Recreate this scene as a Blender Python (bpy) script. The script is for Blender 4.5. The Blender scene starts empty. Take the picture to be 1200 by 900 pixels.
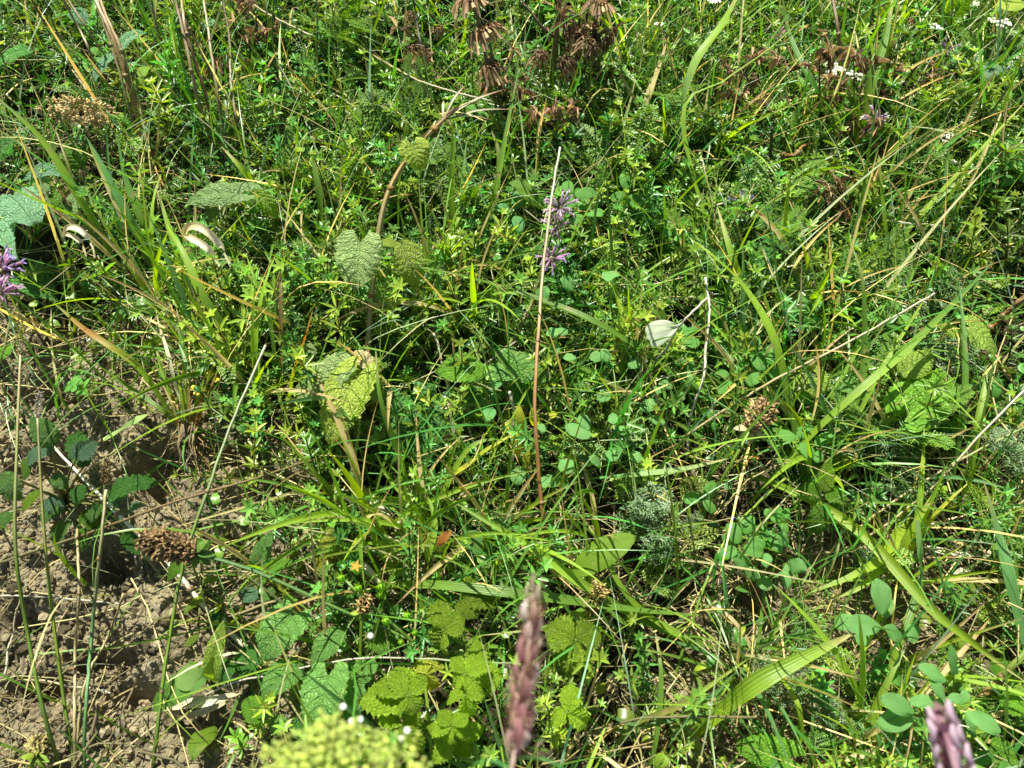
import bpy, math
import numpy as np
from mathutils import Vector, Matrix, Euler

R = math.radians
sc = bpy.context.scene
COL = sc.collection
rs = np.random.RandomState(11)

# ------------------------------------------------------------------ camera
SLOPE = R(10); PITCH = R(53); DIST = 0.76
NRM = np.array([0, -math.sin(SLOPE), math.cos(SLOPE)])       # bank normal
FWD = np.array([0, math.cos(PITCH), -math.sin(PITCH)])
UPV = np.array([0, math.sin(PITCH), math.cos(PITCH)])
RGT = np.array([1.0, 0, 0])
CAM = -DIST * FWD
FPX = 1200 * 28 / 36.0
cam = bpy.data.cameras.new('camera'); cam.lens = 28; cam.sensor_width = 36
cam.clip_start = 0.01; cam.clip_end = 500
cam.dof.use_dof = True; cam.dof.focus_distance = 0.78; cam.dof.aperture_fstop = 12.5
co = bpy.data.objects.new('camera', cam); COL.objects.link(co)
co.location = CAM; co.rotation_euler = (math.pi / 2 - PITCH, 0, 0)
sc.camera = co

# ------------------------------------------------------------------ light
SUN_EL = 65; SUN_AZ = -30            # azimuth from +Y (ahead), negative = to the left
w = bpy.data.worlds.new('World'); sc.world = w; w.use_nodes = True
nt = w.node_tree; nt.nodes.clear()
sky = nt.nodes.new('ShaderNodeTexSky'); sky.sky_type = 'NISHITA'; sky.sun_disc = False
sky.sun_elevation = R(SUN_EL); sky.sun_rotation = R(SUN_AZ)
bg = nt.nodes.new('ShaderNodeBackground'); bg.inputs['Strength'].default_value = 0.05
out = nt.nodes.new('ShaderNodeOutputWorld')
nt.links.new(sky.outputs[0], bg.inputs[0]); nt.links.new(bg.outputs[0], out.inputs[0])
sun = bpy.data.lights.new('sun', 'SUN'); sun.energy = 5.0; sun.angle = R(0.5); sun.color = (1.0, 0.965, 0.885)
so = bpy.data.objects.new('sun', sun); COL.objects.link(so)
sdir = Vector((math.sin(R(SUN_AZ)) * math.cos(R(SUN_EL)), math.cos(R(SUN_AZ)) * math.cos(R(SUN_EL)), math.sin(R(SUN_EL))))
so.rotation_euler = sdir.to_track_quat('Z', 'Y').to_euler(); so.location = sdir * 5
sc.view_settings.view_transform = 'Standard'; sc.view_settings.look = 'None'
sc.view_settings.exposure = 1.15; sc.view_settings.gamma = 1

# ------------------------------------------------------------------ terrain
_lat = np.random.RandomState(5).rand(256, 256)
def vnoise(x, y):
    xi = np.floor(x).astype(int); yi = np.floor(y).astype(int); fx = x - xi; fy = y - yi
    fx = fx * fx * (3 - 2 * fx); fy = fy * fy * (3 - 2 * fy)
    a = _lat[xi % 256, yi % 256]; b = _lat[(xi + 1) % 256, yi % 256]
    c = _lat[xi % 256, (yi + 1) % 256]; d = _lat[(xi + 1) % 256, (yi + 1) % 256]
    return a * (1 - fx) * (1 - fy) + b * fx * (1 - fy) + c * (1 - fx) * fy + d * fx * fy - 0.5
# broad steps and hollows in the bank: (x, y, radius_x, radius_y, depth)
def flat(px, py):
    d = FWD * FPX + RGT * (px - 600) + UPV * (450 - py); X = CAM + d * (-np.dot(NRM, CAM) / np.dot(NRM, d)); return X[0], X[1]
PITS = [(*flat(a, b), r1 * .0008, r2 * .0009, d) for a, b, r1, r2, d in
        [(188, 556, 30, 30, -.050), (60, 462, 55, 20, -.035), (60, 545, 45, 22, -.03), (272, 545, 22, 15, -.035), (110, 765, 48, 15, -.03), (122, 655, 26, 20, -.032), (35, 800, 35, 14, -.028), (150, 812, 28, 13, -.03),
         (50, 140, 75, 55, -.06), (60, 335, 60, 22, -.045), (330, 580, 16, 14, -.025), (235, 712, 22, 14, -.025), (20, 720, 18, 14, -.025), (270, 850, 30, 12, -.022), (215, 830, 22, 12, -.02), (770, 760, 22, 16, -.022), (880, 700, 24, 16, -.022),
         (400, 690, 28, 14, -.025), (1130, 700, 40, 20, -.02), (760, 330, 50, 35, -.035), (900, 240, 45, 40, -.04), (440, 560, 25, 18, -.025), (960, 310, 50, 25, -.03), (560, 700, 30, 15, -.02),
         (268, 600, 52, 34, .024), (58, 412, 24, 18, .022), (150, 478, 40, 22, .016), (180, 735, 36, 40, .016), (55, 690, 45, 24, .014), (825, 742, 38, 34, .012), (60, 845, 40, 22, .012)]]
def HGT(x, y):
    x = np.asarray(x, float); y = np.asarray(y, float)
    m = np.exp(-((x / 2.5) ** 2 + ((y - .3) / 2.5) ** 2))
    near = np.exp(-(np.maximum(0, np.abs(x) - .82) / .12) ** 2 - (np.maximum(0, np.abs(y - .17) - .70) / .12) ** 2)
    h = .050 * vnoise(x * 4 + 9, y * 4 + 3) + .024 * vnoise(x * 11 + 40, y * 11) + .012 * vnoise(x * 27, y * 27 + 70) * np.exp(-(np.maximum(0, np.abs(x) - .9) / .5) ** 2 - (np.maximum(0, np.abs(y - .17) - .85) / .5) ** 2) \
        + near * (.0110 * vnoise(x * 62 + 5, y * 62) + .0065 * vnoise(x * 120, y * 120 + 11)) 
    h = h * m
    for (a, b, rx, ry, d) in PITS:
        h = h + d * np.exp(-(((x - a) / rx) ** 2 + ((y - b) / ry) ** 2) ** (2.2 if d < 0 else 1.3))
    # the bank flattens out far from the camera
    base = np.tan(SLOPE) * np.where(np.abs(y) < 3, y, np.sign(y) * (3 + 6 * (1 - np.exp(-(np.abs(y) - 3) / 6))))
    return base + h
def ray(px, py):
    d = FWD * FPX + RGT * (px - 600) + UPV * (450 - py)
    return d / np.linalg.norm(d)
def P(px, py, h=0.0):
    """a point seen at photo pixel (px,py), h centimetres above the bank's surface"""
    d = ray(px, py); h = h / 100.0
    t = (h - np.dot(NRM, CAM)) / np.dot(NRM, d)
    for _ in range(8):
        X = CAM + t * d
        g = HGT(X[0], X[1]) + h - X[2]
        t += float(g) / d[2]
    return CAM + t * d
def ground(x, y, dz=0.0):
    return np.array([x, y, float(HGT(x, y)) + dz])
def mpp(X):
    return float(np.dot(X - CAM, FWD)) / FPX
def topix(X):
    X = X - CAM
    z = X @ FWD
    z = np.where(z < .05, .05, z)
    return 600 + (X @ RGT) / z * FPX, 450 - (X @ UPV) / z * FPX

# ------------------------------------------------------------------ mesh building
class MB:
    def __init__(s): s.V = []; s.T = []; s.C = []; s.U = []; s.n = 0
    def add(s, V, T, C, U=None):
        V = np.asarray(V, float); T = np.asarray(T, int); C = np.asarray(C, float)
        if C.ndim == 1: C = np.tile(C, (len(V), 1))
        if U is None: U = np.zeros((len(V), 2))
        s.V.append(V); s.T.append(T + s.n); s.C.append(C); s.U.append(U); s.n += len(V)
    def arr(s): return np.concatenate(s.V), np.concatenate(s.T), np.concatenate(s.C), np.concatenate(s.U)
    def build(s, name, mat, parent=None, smooth=True):
        V, T, C, U = s.arr()
        if parent is not None: V = V - np.array(parent['_o'])
        me = bpy.data.meshes.new(name)
        me.vertices.add(len(V)); me.vertices.foreach_set('co', V.astype(np.float32).ravel())
        me.loops.add(3 * len(T)); me.loops.foreach_set('vertex_index', T.astype(np.int32).ravel())
        me.polygons.add(len(T)); me.polygons.foreach_set('loop_start', np.arange(0, 3 * len(T), 3, dtype=np.int32))
        me.polygons.foreach_set('use_smooth', np.full(len(T), smooth))
        at = me.color_attributes.new('Col', 'FLOAT_COLOR', 'POINT')
        at.data.foreach_set('color', np.column_stack([C, np.ones(len(C))]).astype(np.float32).ravel())
        uv = me.uv_layers.new(name='UVMap'); uv.data.foreach_set('uv', U[T.ravel()].astype(np.float32).ravel())
        me.materials.append(mat); me.update()
        o = bpy.data.objects.new(name, me); COL.objects.link(o)
        if parent is not None: o.parent = parent
        return o
def tag(o, label, cat, group=None, kind=None):
    if label: o['label'] = label
    if cat: o['category'] = cat
    if group: o['group'] = group
    if kind: o['kind'] = kind
    return o
def empty(name, loc, label, cat, group=None):
    o = bpy.data.objects.new(name, None); COL.objects.link(o); o.location = loc; o.empty_display_size = .02
    o['_o'] = [float(v) for v in loc]
    return tag(o, label, cat, group)
def clean(o):
    if '_o' in o: del o['_o']
def copy_tree(o, parent=None):
    c = o.copy(); COL.objects.link(c); c.parent = parent
    for ch in o.children: copy_tree(ch, c)
    return c

def nrm(v):
    v = np.asarray(v, float); n = np.linalg.norm(v, axis=-1, keepdims=True); return v / np.where(n < 1e-9, 1, n)
def spline(pts, n):
    """Catmull-Rom through pts (k,d) -> (n,d), even in arc length"""
    p = np.asarray(pts, float)
    if len(p) == 2: return p[0] + (p[1] - p[0]) * np.linspace(0, 1, n)[:, None]
    q = np.vstack([2 * p[0] - p[1], p, 2 * p[-1] - p[-2]]); outp = []
    for i in range(1, len(q) - 2):
        for t in np.linspace(0, 1, 12, endpoint=False):
            a, b, c, d = q[i - 1], q[i], q[i + 1], q[i + 2]
            outp.append(.5 * (2 * b + (c - a) * t + (2 * a - 5 * b + 4 * c - d) * t * t + (3 * b - a - 3 * c + d) * t ** 3))
    outp.append(p[-1]); o = np.array(outp)
    L = np.r_[0, np.cumsum(np.linalg.norm(np.diff(o[:, :3], axis=0), axis=1))]
    s = np.linspace(0, L[-1], n)
    return np.column_stack([np.interp(s, L, o[:, k]) for k in range(o.shape[1])])
def lerpcol(cols, n):
    cols = np.atleast_2d(np.asarray(cols, float))
    if len(cols) == 1: return np.tile(cols[0], (n, 1))
    t = np.linspace(0, len(cols) - 1, n)
    return np.column_stack([np.interp(t, np.arange(len(cols)), cols[:, k]) for k in range(3)])
def tube(mb, pts, r, col, sides=6, wob=0.0):
    pts = np.asarray(pts, float); n = len(pts)
    r = np.broadcast_to(np.interp(np.linspace(0, 1, n), np.linspace(0, 1, np.size(r)), np.atleast_1d(r)), (n,)).copy()
    if wob: r *= 1 + wob * (rs.rand(n) - .5)
    t = nrm(np.gradient(pts, axis=0)); ref = np.array([.31, .22, .93])
    a = nrm(np.cross(t, ref)); b = np.cross(t, a)
    th = np.linspace(0, 2 * math.pi, sides, endpoint=False)
    V = (pts[:, None] + r[:, None, None] * (np.cos(th)[None, :, None] * a[:, None] + np.sin(th)[None, :, None] * b[:, None])).reshape(-1, 3)
    T = []
    for i in range(n - 1):
        for j in range(sides):
            k = (j + 1) % sides; p, q, s_, u = i * sides + j, i * sides + k, (i + 1) * sides + k, (i + 1) * sides + j
            T += [(p, q, s_), (p, s_, u)]
    V = np.vstack([V, pts[0], pts[-1]]); m = len(V)
    for j in range(sides):
        k = (j + 1) % sides; T += [(m - 2, k, j), (m - 1, (n - 1) * sides + j, (n - 1) * sides + k)]
    C = np.repeat(lerpcol(col, n), sides, axis=0); C = np.vstack([C, C[0], C[-1]])
    U = np.column_stack([np.tile(th / 6.283, n), np.repeat(np.linspace(0, 1, n) * n, sides)]); U = np.vstack([U, U[0], U[-1]])
    mb.add(V, T, C, U)
def ribbon(mb, pts, wmax, col, fold=.35, roll=0.0, twist=0.0, prof='blade', up=None, blunt=.12):
    pts = np.asarray(pts, float); n = len(pts); u = np.linspace(0, 1, n)
    if prof == 'blade': wd = wmax * np.clip(.55 + .9 * u, 0, 1) * np.clip((1 - u) / .45, 0, 1) ** .7 + 1e-5
    elif prof == 'both': wd = wmax * np.clip(np.sin(math.pi * np.clip(u, .001, .999)), 0, 1) ** .55 + 1e-5
    else: wd = np.full(n, wmax) * np.clip(.8 + .2 * np.sin(9 * u), 0, 1)
    t = nrm(np.gradient(pts, axis=0)); upv = NRM if up is None else up
    side = nrm(np.cross(t, upv)); nn = nrm(np.cross(side, t))
    a = roll + twist * u
    s2 = side * np.cos(a)[:, None] + nn * np.sin(a)[:, None]; n2 = nn * np.cos(a)[:, None] - side * np.sin(a)[:, None]
    h = wd[:, None] * .5
    # five verts over the width: two folded halves with a little rib each
    V = np.stack([pts - s2 * h + n2 * h * fold, pts - s2 * h * .5 + n2 * h * fold * .32, pts, pts + s2 * h * .5 + n2 * h * fold * .32, pts + s2 * h + n2 * h * fold], 1).reshape(-1, 3)
    T = []
    for i in range(n - 1):
        for j in range(4):
            p = i * 5 + j; T += [(p, p + 1, p + 6), (p, p + 6, p + 5)]
    C = np.repeat(lerpcol(col, n), 5, axis=0)
    U = np.column_stack([np.tile([0, .25, .5, .75, 1], n), np.repeat(u, 5)])
    mb.add(V, T, C, U)

def leaf(mb, B, Tp, width, kind='ovate', up=None, fold=.25, arch=.08, curl=.1, quilt=.0, col=(.08, .15, .03), roll=0.0, nu=22, nv=11, teeth=0, tooth=.12, col2=None):
    B = np.asarray(B, float); Tp = np.asarray(Tp, float); L = np.linalg.norm(Tp - B); X = (Tp - B) / L
    upv = nrm(NRM if up is None else up); Nn = nrm(upv - X * np.dot(upv, X)); Y = np.cross(Nn, X)
    if roll: Y, Nn = Y * math.cos(roll) + Nn * math.sin(roll), Nn * math.cos(roll) - Y * math.sin(roll)
    u = np.linspace(0, 1, nu)[:, None]; v = np.linspace(-1, 1, nv)[None, :]
    if kind == 'cordate': p = np.clip(np.sin(math.pi * u ** .55), 0, 1) ** .62; lobe = .30
    elif kind == 'ovate': p = np.clip(np.sin(math.pi * u ** .72), 0, 1) ** .80; lobe = .06
    elif kind == 'nettle': p = np.clip(np.sin(math.pi * u ** .74), 0, 1) ** 1.05; lobe = .02
    elif kind == 'ellip': p = np.clip(np.sin(math.pi * u), 0, 1) ** .72; lobe = 0
    elif kind == 'round': p = np.sqrt(np.clip(1 - (2 * u - 1) ** 2, 0, 1)); lobe = 0
    else: p = np.clip(np.sin(math.pi * u ** .9), 0, 1); lobe = 0
    p = p.copy(); ph = rs.rand() * 6
    if teeth:
        saw = (u * teeth + ph) % 1.0
        p = p * (1 - tooth * saw)
    if kind == 'cordate': p[0] = .30
    y = v * p * width / 2
    x = u * L - lobe * L * np.abs(v) ** 1.3 * (1 - u) ** 2.4 * (p > .05) + (.10 * L * np.abs(v) * (p if kind != 'lance' else p * .3) * u)
    av = np.abs(v)
    z = (.035 * width * np.sin(9 * u + 2.2 * ph) * av ** 2 * np.sign(v) + .03 * width * np.sin(17 * u + ph) * av ** 3) * (1 if nu > 12 else 0) + fold * np.abs(y) * (1 - .5 * av) + arch * L * np.sin(math.pi * u) - curl * L * u ** 3 - .10 * width * av ** 3 * (.5 + .5 * np.sin(5 * u + ph))
    if quilt:
        nl = 6.0; s = (u - .32 * av) * nl; z = z + quilt * width * (np.abs(np.sin(math.pi * s)) ** .7) * np.clip(4 * av, 0, 1) + quilt * .35 * width * (rs.rand(nu, nv) - .5)
    V = (B + X * x[..., None] + Y * y[..., None] + Nn * z[..., None]).reshape(-1, 3)
    i = np.arange(nu - 1)[:, None] * nv + np.arange(nv - 1)[None, :]; i = i.ravel()
    T = np.vstack([np.column_stack([i, i + 1, i + nv + 1]), np.column_stack([i, i + nv + 1, i + nv])])
    c1 = np.asarray(col, float); C = np.tile(c1, (nu * nv, 1))
    if col2 is not None:
        m = (np.clip(av * 1.2 - .45 + .6 * (u - .5), 0, 1) * np.ones_like(x)).ravel()[:, None]; C = C * (1 - m) + np.asarray(col2) * m
    U = np.column_stack([(u * np.ones_like(x)).ravel(), ((v * .5 + .5) * np.ones_like(x)).ravel()])
    mb.add(V, T, C, U)

def ico(sub=1):
    import bmesh
    bm = bmesh.new(); bmesh.ops.create_icosphere(bm, subdivisions=sub, radius=1)
    V = np.array([v.co[:] for v in bm.verts]); T = np.array([[v.index for v in f.verts] for f in bm.faces]); bm.free(); return V, T
ICO1 = ico(1); ICO2 = ico(2); ICO3 = ico(3)
def blob(mb, c, r, col, sub=1, jit=.15, sq=(1, 1, 1), rot=None):
    V, T = (ICO1, ICO2, ICO3)[sub - 1]; V = V * (1 + jit * (rs.rand(len(V), 1) - .5)) * np.array(sq) * r
    if rot is not None: V = V @ np.array(rot).T
    mb.add(V + np.asarray(c), T, np.asarray(col) * (1 + .2 * (rs.rand(len(V), 1) - .5)))

# ------------------------------------------------------------------ materials
def mat_base(name):
    m = bpy.data.materials.new(name); m.use_nodes = True; t = m.node_tree; t.nodes.clear()
    o = t.nodes.new('ShaderNodeOutputMaterial'); return m, t, o
def N(t, kind, **kw):
    n = t.nodes.new(kind)
    for k, v in kw.items():
        if k in n.inputs: n.inputs[k].default_value = v
        else: setattr(n, k, v)
    return n
def mth(t, op, a, b=None, clamp=False):
    n = t.nodes.new('ShaderNodeMath'); n.operation = op; n.use_clamp = clamp
    for i, x in enumerate((a, b)):
        if x is None: continue
        if isinstance(x, (int, float)): n.inputs[i].default_value = x
        else: t.links.new(x, n.inputs[i])
    return n.outputs[0]
def leaf_mat(name, trans=.35, rough=.45, veins=None, noise=60., mott=.35, ribs=0, spots=None, bump=.25, spec=.5, lift=1.0, vcol=(.20, .32, .08, 1)):
    m, t, o = mat_base(name); L = t.links.new
    at = N(t, 'ShaderNodeAttribute', attribute_name='Col'); geo = N(t, 'ShaderNodeNewGeometry'); oi = N(t, 'ShaderNodeObjectInfo')
    tc = N(t, 'ShaderNodeTexCoord'); nz = N(t, 'ShaderNodeTexNoise', Scale=noise, Detail=4.0, Roughness=.65); L(tc.outputs['Object'], nz.inputs['Vector'])
    hs = N(t, 'ShaderNodeHueSaturation'); L(at.outputs['Color'], hs.inputs['Color'])
    v = mth(t, 'MULTIPLY_ADD', geo.outputs['Random Per Island'], .5 * lift); v.node.inputs[2].default_value = .78 * lift
    v2 = mth(t, 'MULTIPLY_ADD', nz.outputs['Fac'], mott * 2); v2.node.inputs[2].default_value = 1 - mott
    v3 = mth(t, 'MULTIPLY', v, v2); L(v3, hs.inputs['Value'])
    r2 = mth(t, 'FRACT', mth(t, 'MULTIPLY', geo.outputs['Random Per Island'], 17.31))
    hu = mth(t, 'MULTIPLY_ADD', r2, .03); hu.node.inputs[2].default_value = .487; L(hu, hs.inputs['Hue'])
    colr = hs.outputs['Color']; hgt = mth(t, 'MULTIPLY', nz.outputs['Fac'], .5)
    uv0 = N(t, 'ShaderNodeUVMap'); wn = N(t, 'ShaderNodeTexNoise', Scale=55., Detail=2.0); L(tc.outputs['Object'], wn.inputs['Vector'])
    wv_ = N(t, 'ShaderNodeVectorMath', operation='MULTIPLY_ADD'); L(wn.outputs['Color'], wv_.inputs[0]); wv_.inputs[1].default_value = (.13, .10, 0) if veins else (0, 0, 0); L(uv0.outputs[0], wv_.inputs[2])
    off_ = N(t, 'ShaderNodeVectorMath', operation='SUBTRACT'); L(wv_.outputs[0], off_.inputs[0]); off_.inputs[1].default_value = (.065, .05, 0) if veins else (0, 0, 0)
    class _U: outputs = [off_.outputs[0]]
    uv = _U; sp = N(t, 'ShaderNodeSeparateXYZ'); L(uv.outputs[0], sp.inputs[0])
    if veins:
        n_lat, slant, ret, dark = veins
        av = mth(t, 'ABSOLUTE', mth(t, 'MULTIPLY_ADD', sp.outputs[1], 2.0)); av.node.inputs[0].links[0].from_node.inputs[2].default_value = -1
        lat = mth(t, 'MULTIPLY', mth(t, 'SUBTRACT', sp.outputs[0], mth(t, 'MULTIPLY', av, slant)), n_lat)
        fr = mth(t, 'ABSOLUTE', mth(t, 'SUBTRACT', mth(t, 'FRACT', lat), .5))          # .5 at a vein
        vl = mth(t, 'MULTIPLY', mth(t, 'SUBTRACT', fr, .40), 10.0, True)
        mid = mth(t, 'SUBTRACT', 1.0, mth(t, 'MULTIPLY', av, 16.0), True)
        vein = mth(t, 'MAXIMUM', vl, mid)
        vo = N(t, 'ShaderNodeTexVoronoi', feature='DISTANCE_TO_EDGE'); mp = N(t, 'ShaderNodeMapping'); mp.inputs['Scale'].default_value = (ret, ret * .8, 1)
        L(uv.outputs[0], mp.inputs[0]); L(mp.outputs[0], vo.inputs['Vector']); vo.inputs['Scale'].default_value = 1
        cell = mth(t, 'MULTIPLY', vo.outputs['Distance'], 3.5, True)
        hgt = mth(t, 'ADD', mth(t, 'MULTIPLY', cell, .8), mth(t, 'SUBTRACT', hgt, mth(t, 'MULTIPLY', vein, .9)))
        mx = N(t, 'ShaderNodeMixRGB', blend_type='MULTIPLY'); L(colr, mx.inputs[1]); mx.inputs[2].default_value = dark
        L(mth(t, 'MULTIPLY', mth(t, 'SUBTRACT', 1.0, cell), .38), mx.inputs[0])
        mv = N(t, 'ShaderNodeMixRGB'); L(mx.outputs[0], mv.inputs[1]); mv.inputs[2].default_value = vcol; L(mth(t, 'MULTIPLY', vein, .38 if vcol[0] < .1 else .22), mv.inputs[0]); colr = mv.outputs[0]
    if ribs:
        s = mth(t, 'SINE', mth(t, 'MULTIPLY', sp.outputs[0], ribs * 6.283)); hgt = mth(t, 'ADD', hgt, mth(t, 'MULTIPLY', s, .35))
        mx = N(t, 'ShaderNodeMixRGB', blend_type='MULTIPLY'); L(colr, mx.inputs[1]); mx.inputs[2].default_value = (.62, .68, .6, 1)
        L(mth(t, 'MULTIPLY', mth(t, 'ADD', s, 1.0), .3), mx.inputs[0]); colr = mx.outputs[0]
    if spots:
        n3 = N(t, 'ShaderNodeTexNoise', Scale=spots[0], Detail=3.0); L(tc.outputs['Object'], n3.inputs['Vector'])
        f = mth(t, 'MULTIPLY', mth(t, 'SUBTRACT', n3.outputs['Fac'], spots[1]), 9.0, True)
        mx = N(t, 'ShaderNodeMixRGB'); L(colr, mx.inputs[1]); mx.inputs[2].default_value = spots[2]; L(mth(t, 'MULTIPLY', f, spots[3]), mx.inputs[0]); colr = mx.outputs[0]
    bp = N(t, 'ShaderNodeBump', Strength=bump, Distance=.002); L(hgt, bp.inputs['Height'])
    pr = N(t, 'ShaderNodeBsdfPrincipled', Roughness=rough); pr.inputs['Specular IOR Level'].default_value = spec
    L(colr, pr.inputs['Base Color']); L(bp.outputs[0], pr.inputs['Normal'])
    if trans:
        tr = N(t, 'ShaderNodeBsdfTranslucent'); ht = N(t, 'ShaderNodeHueSaturation', Hue=.493, Saturation=1.15, Value=2.0); L(colr, ht.inputs['Color'])
        L(ht.outputs[0], tr.inputs[0]); mix = N(t, 'ShaderNodeMixShader'); mix.inputs[0].default_value = trans
        L(pr.outputs[0], mix.inputs[1]); L(tr.outputs[0], mix.inputs[2]); L(mix.outputs[0], o.inputs[0])
    else: L(pr.outputs[0], o.inputs[0])
    return m
M = {}
M['cover'] = leaf_mat('small_leaf', trans=.27, rough=.36, spec=.5, lift=1.15, noise=40, mott=.25, bump=.1)
M['blade'] = leaf_mat('grass_blade', trans=.42, rough=.42, noise=45, mott=.2, ribs=5, bump=.25, spec=.4, lift=1.45, spots=(70., .61, (.30, .24, .09, 1), .75))
M['wrinkled'] = leaf_mat('wrinkled_leaf', trans=.34, rough=.50, spec=.35, lift=1.6, vcol=(.085, .17, .03, 1), veins=(6.5, .30, 20., (.50, .62, .35, 1)), noise=50, mott=.12, bump=.75, spots=(38., .62, (.30, .29, .10, 1), .35))
M['veined'] = leaf_mat('veined_leaf', trans=.27, rough=.42, spec=.35, lift=1.55, veins=(9., .42, 30., (.40, .52, .30, 1)), noise=70, mott=.2, bump=1.0)
M['smooth'] = leaf_mat('smooth_leaf', spots=(90., .63, (.28, .26, .08, 1), .7), trans=.42, rough=.5, spec=.2, lift=1.4, veins=(15., .35, 60., (.85, .9, .8, 1)), noise=60, mott=.18, bump=.25)
M['stem'] = leaf_mat('stem', trans=.0, rough=.5, noise=150, mott=.35, ribs=4, bump=.4)
M['dry'] = leaf_mat('dry_straw', trans=.12, rough=.6, noise=120, mott=.4, ribs=4, bump=.4, spec=.3)
M['bleached'] = leaf_mat('bleached_blade', trans=.15, rough=.55, noise=60, mott=.12, bump=.2, lift=1.25)
M['petal'] = leaf_mat('petal', trans=.4, rough=.55, noise=200, mott=.2, bump=.1)
M['wing'] = leaf_mat('butterfly_wing', trans=.30, rough=.6, noise=120, mott=.06, bump=.05)
M['seed'] = leaf_mat('seed_head', trans=.1, rough=.65, noise=300, mott=.45, bump=.6, spec=.3)

def soil_mat():
    m, t, o = mat_base('clay_soil'); L = t.links.new
    tc = N(t, 'ShaderNodeTexCoord')
    n1 = N(t, 'ShaderNodeTexNoise', Scale=9., Detail=8., Roughness=.7); n2 = N(t, 'ShaderNodeTexNoise', Scale=120., Detail=8., Roughness=.75)
    vo = N(t, 'ShaderNodeTexVoronoi', Scale=170.); vo2 = N(t, 'ShaderNodeTexVoronoi', Scale=420.)
    for n in (n1, n2, vo, vo2): L(tc.outputs['Object'], n.inputs['Vector'])
    cr = N(t, 'ShaderNodeValToRGB'); e = cr.color_ramp.elements
    e[0].position = .30; e[0].color = (.115, .094, .050, 1); e[1].position = .72; e[1].color = (.41, .355, .215, 1)
    x = e.new(.52); x.color = (.255, .215, .122, 1)
    f = mth(t, 'ADD', mth(t, 'MULTIPLY', n1.outputs['Fac'], .55), mth(t, 'MULTIPLY', n2.outputs['Fac'], .45)); L(f, cr.inputs[0])
    at = N(t, 'ShaderNodeAttribute', attribute_name='Col'); mx = N(t, 'ShaderNodeMixRGB', blend_type='MULTIPLY'); mx.inputs[0].default_value = 1
    L(cr.outputs[0], mx.inputs[1]); L(at.outputs['Color'], mx.inputs[2])
    h = mth(t, 'ADD', mth(t, 'MULTIPLY', n2.outputs['Fac'], 1.2), mth(t, 'ADD', mth(t, 'MULTIPLY', vo.outputs['Distance'], -.8), mth(t, 'MULTIPLY', vo2.outputs['Distance'], -.3)))
    bp = N(t, 'ShaderNodeBump', Strength=.9, Distance=.004); L(h, bp.inputs['Height'])
    pr = N(t, 'ShaderNodeBsdfPrincipled', Roughness=.9); pr.inputs['Specular IOR Level'].default_value = .2
    L(mx.outputs[0], pr.inputs['Base Color']); L(bp.outputs[0], pr.inputs['Normal']); L(pr.outputs[0], o.inputs[0]); return m
M['soil'] = soil_mat()

# palette (real-world base colours)
G = dict(grass=(.080, .165, .022), bright=(.140, .245, .022), yellow=(.27, .30, .025), blue=(.065, .160, .050), dark=(.036, .100, .015), pale=(.17, .27, .085),
         olive=(.115, .125, .030), straw=(.42, .36, .16), white=(.66, .62, .45), brown=(.165, .115, .045), rust=(.26, .145, .035), dkbrown=(.075, .055, .03), grey=(.27, .24, .18),
         clover=(.072, .168, .030), cover=(.090, .165, .021), lime=(.165, .26, .018), wrink=(.095, .185, .040), silver=(.115, .185, .072), nettle=(.10, .17, .03), gold=(.36, .25, .09))
G = {k: np.array(v) for k, v in G.items()}

# ------------------------------------------------------------------ ground sheet
def axis(lo, hi, step, far):
    c = list(np.arange(lo, hi + 1e-6, step)); d = step
    a = [c[0]]; 
    while a[-1] > -far: d *= 1.28; a.append(a[-1] - d)
    b = [c[-1]]; d = step
    while b[-1] < far: d *= 1.28; b.append(b[-1] + d)
    return np.array(a[:0:-1] + c + b[1:])
xs = axis(-.80, .80, .0032, 90); ys = axis(-.50, .80, .0032, 90)
gx, gy = np.meshgrid(xs, ys, indexing='ij'); gz = HGT(gx, gy); nx, ny = gx.shape
i = (np.arange(nx - 1)[:, None] * ny + np.arange(ny - 1)[None]).ravel()
mb = MB()
# ------------------------------------------------------------------ species maps (12 x 9 cells over the photo)
def MAP(s):
    return np.array([[int(c) for c in r] for r in s.split()], float) / 9
def sample(m, px, py):
    x = np.clip(px / 100 - .5, 0, 10.999); y = np.clip(py / 100 - .5, 0, 7.999); xi = x.astype(int); yi = y.astype(int); fx = x - xi; fy = y - yi
    return m[yi, xi] * (1 - fx) * (1 - fy) + m[yi, xi + 1] * fx * (1 - fy) + m[yi + 1, xi] * (1 - fx) * fy + m[yi + 1, xi + 1] * fx * fy
maps = dict(
 bed=MAP('445565564445 234555574356 235765777545 145877786556 002566545323 000343332222 000233221112 000233310113 000234310234'),
 feather=MAP('643688657788 343578667788 234577688657 013322132243 012111100232 000100110233 000000130134 000000010126 000000001434'),
 silver=MAP('000000000000 000000000000 000000000010 000000000042 000000000376 000000000186 000000171032 000000010000 000000013200'),
 clover=MAP('252253212211 122243111112 011113311112 010012551111 011102684011 010402673111 000201123511 100011112342 000112101163'),
 grass=MAP('556567778888 556556679877 446555556777 356655556776 233455667755 111366666666 111377655666 111356645755 111366643666'),
 litter=MAP('654334544554 985433544555 865443334433 664443344544 332433445455 222454445776 223555677777 334544468976 445644489764'),
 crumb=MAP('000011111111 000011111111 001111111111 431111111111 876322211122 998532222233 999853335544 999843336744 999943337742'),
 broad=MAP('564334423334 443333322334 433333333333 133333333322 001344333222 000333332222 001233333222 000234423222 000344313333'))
gpx, gpy = topix(np.column_stack([gx.ravel(), gy.ravel(), gz.ravel()])); bare = sample(maps['crumb'], gpx, gpy) + .5 * vnoise(gx.ravel() * 22, gy.ravel() * 22 + 31)
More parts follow.
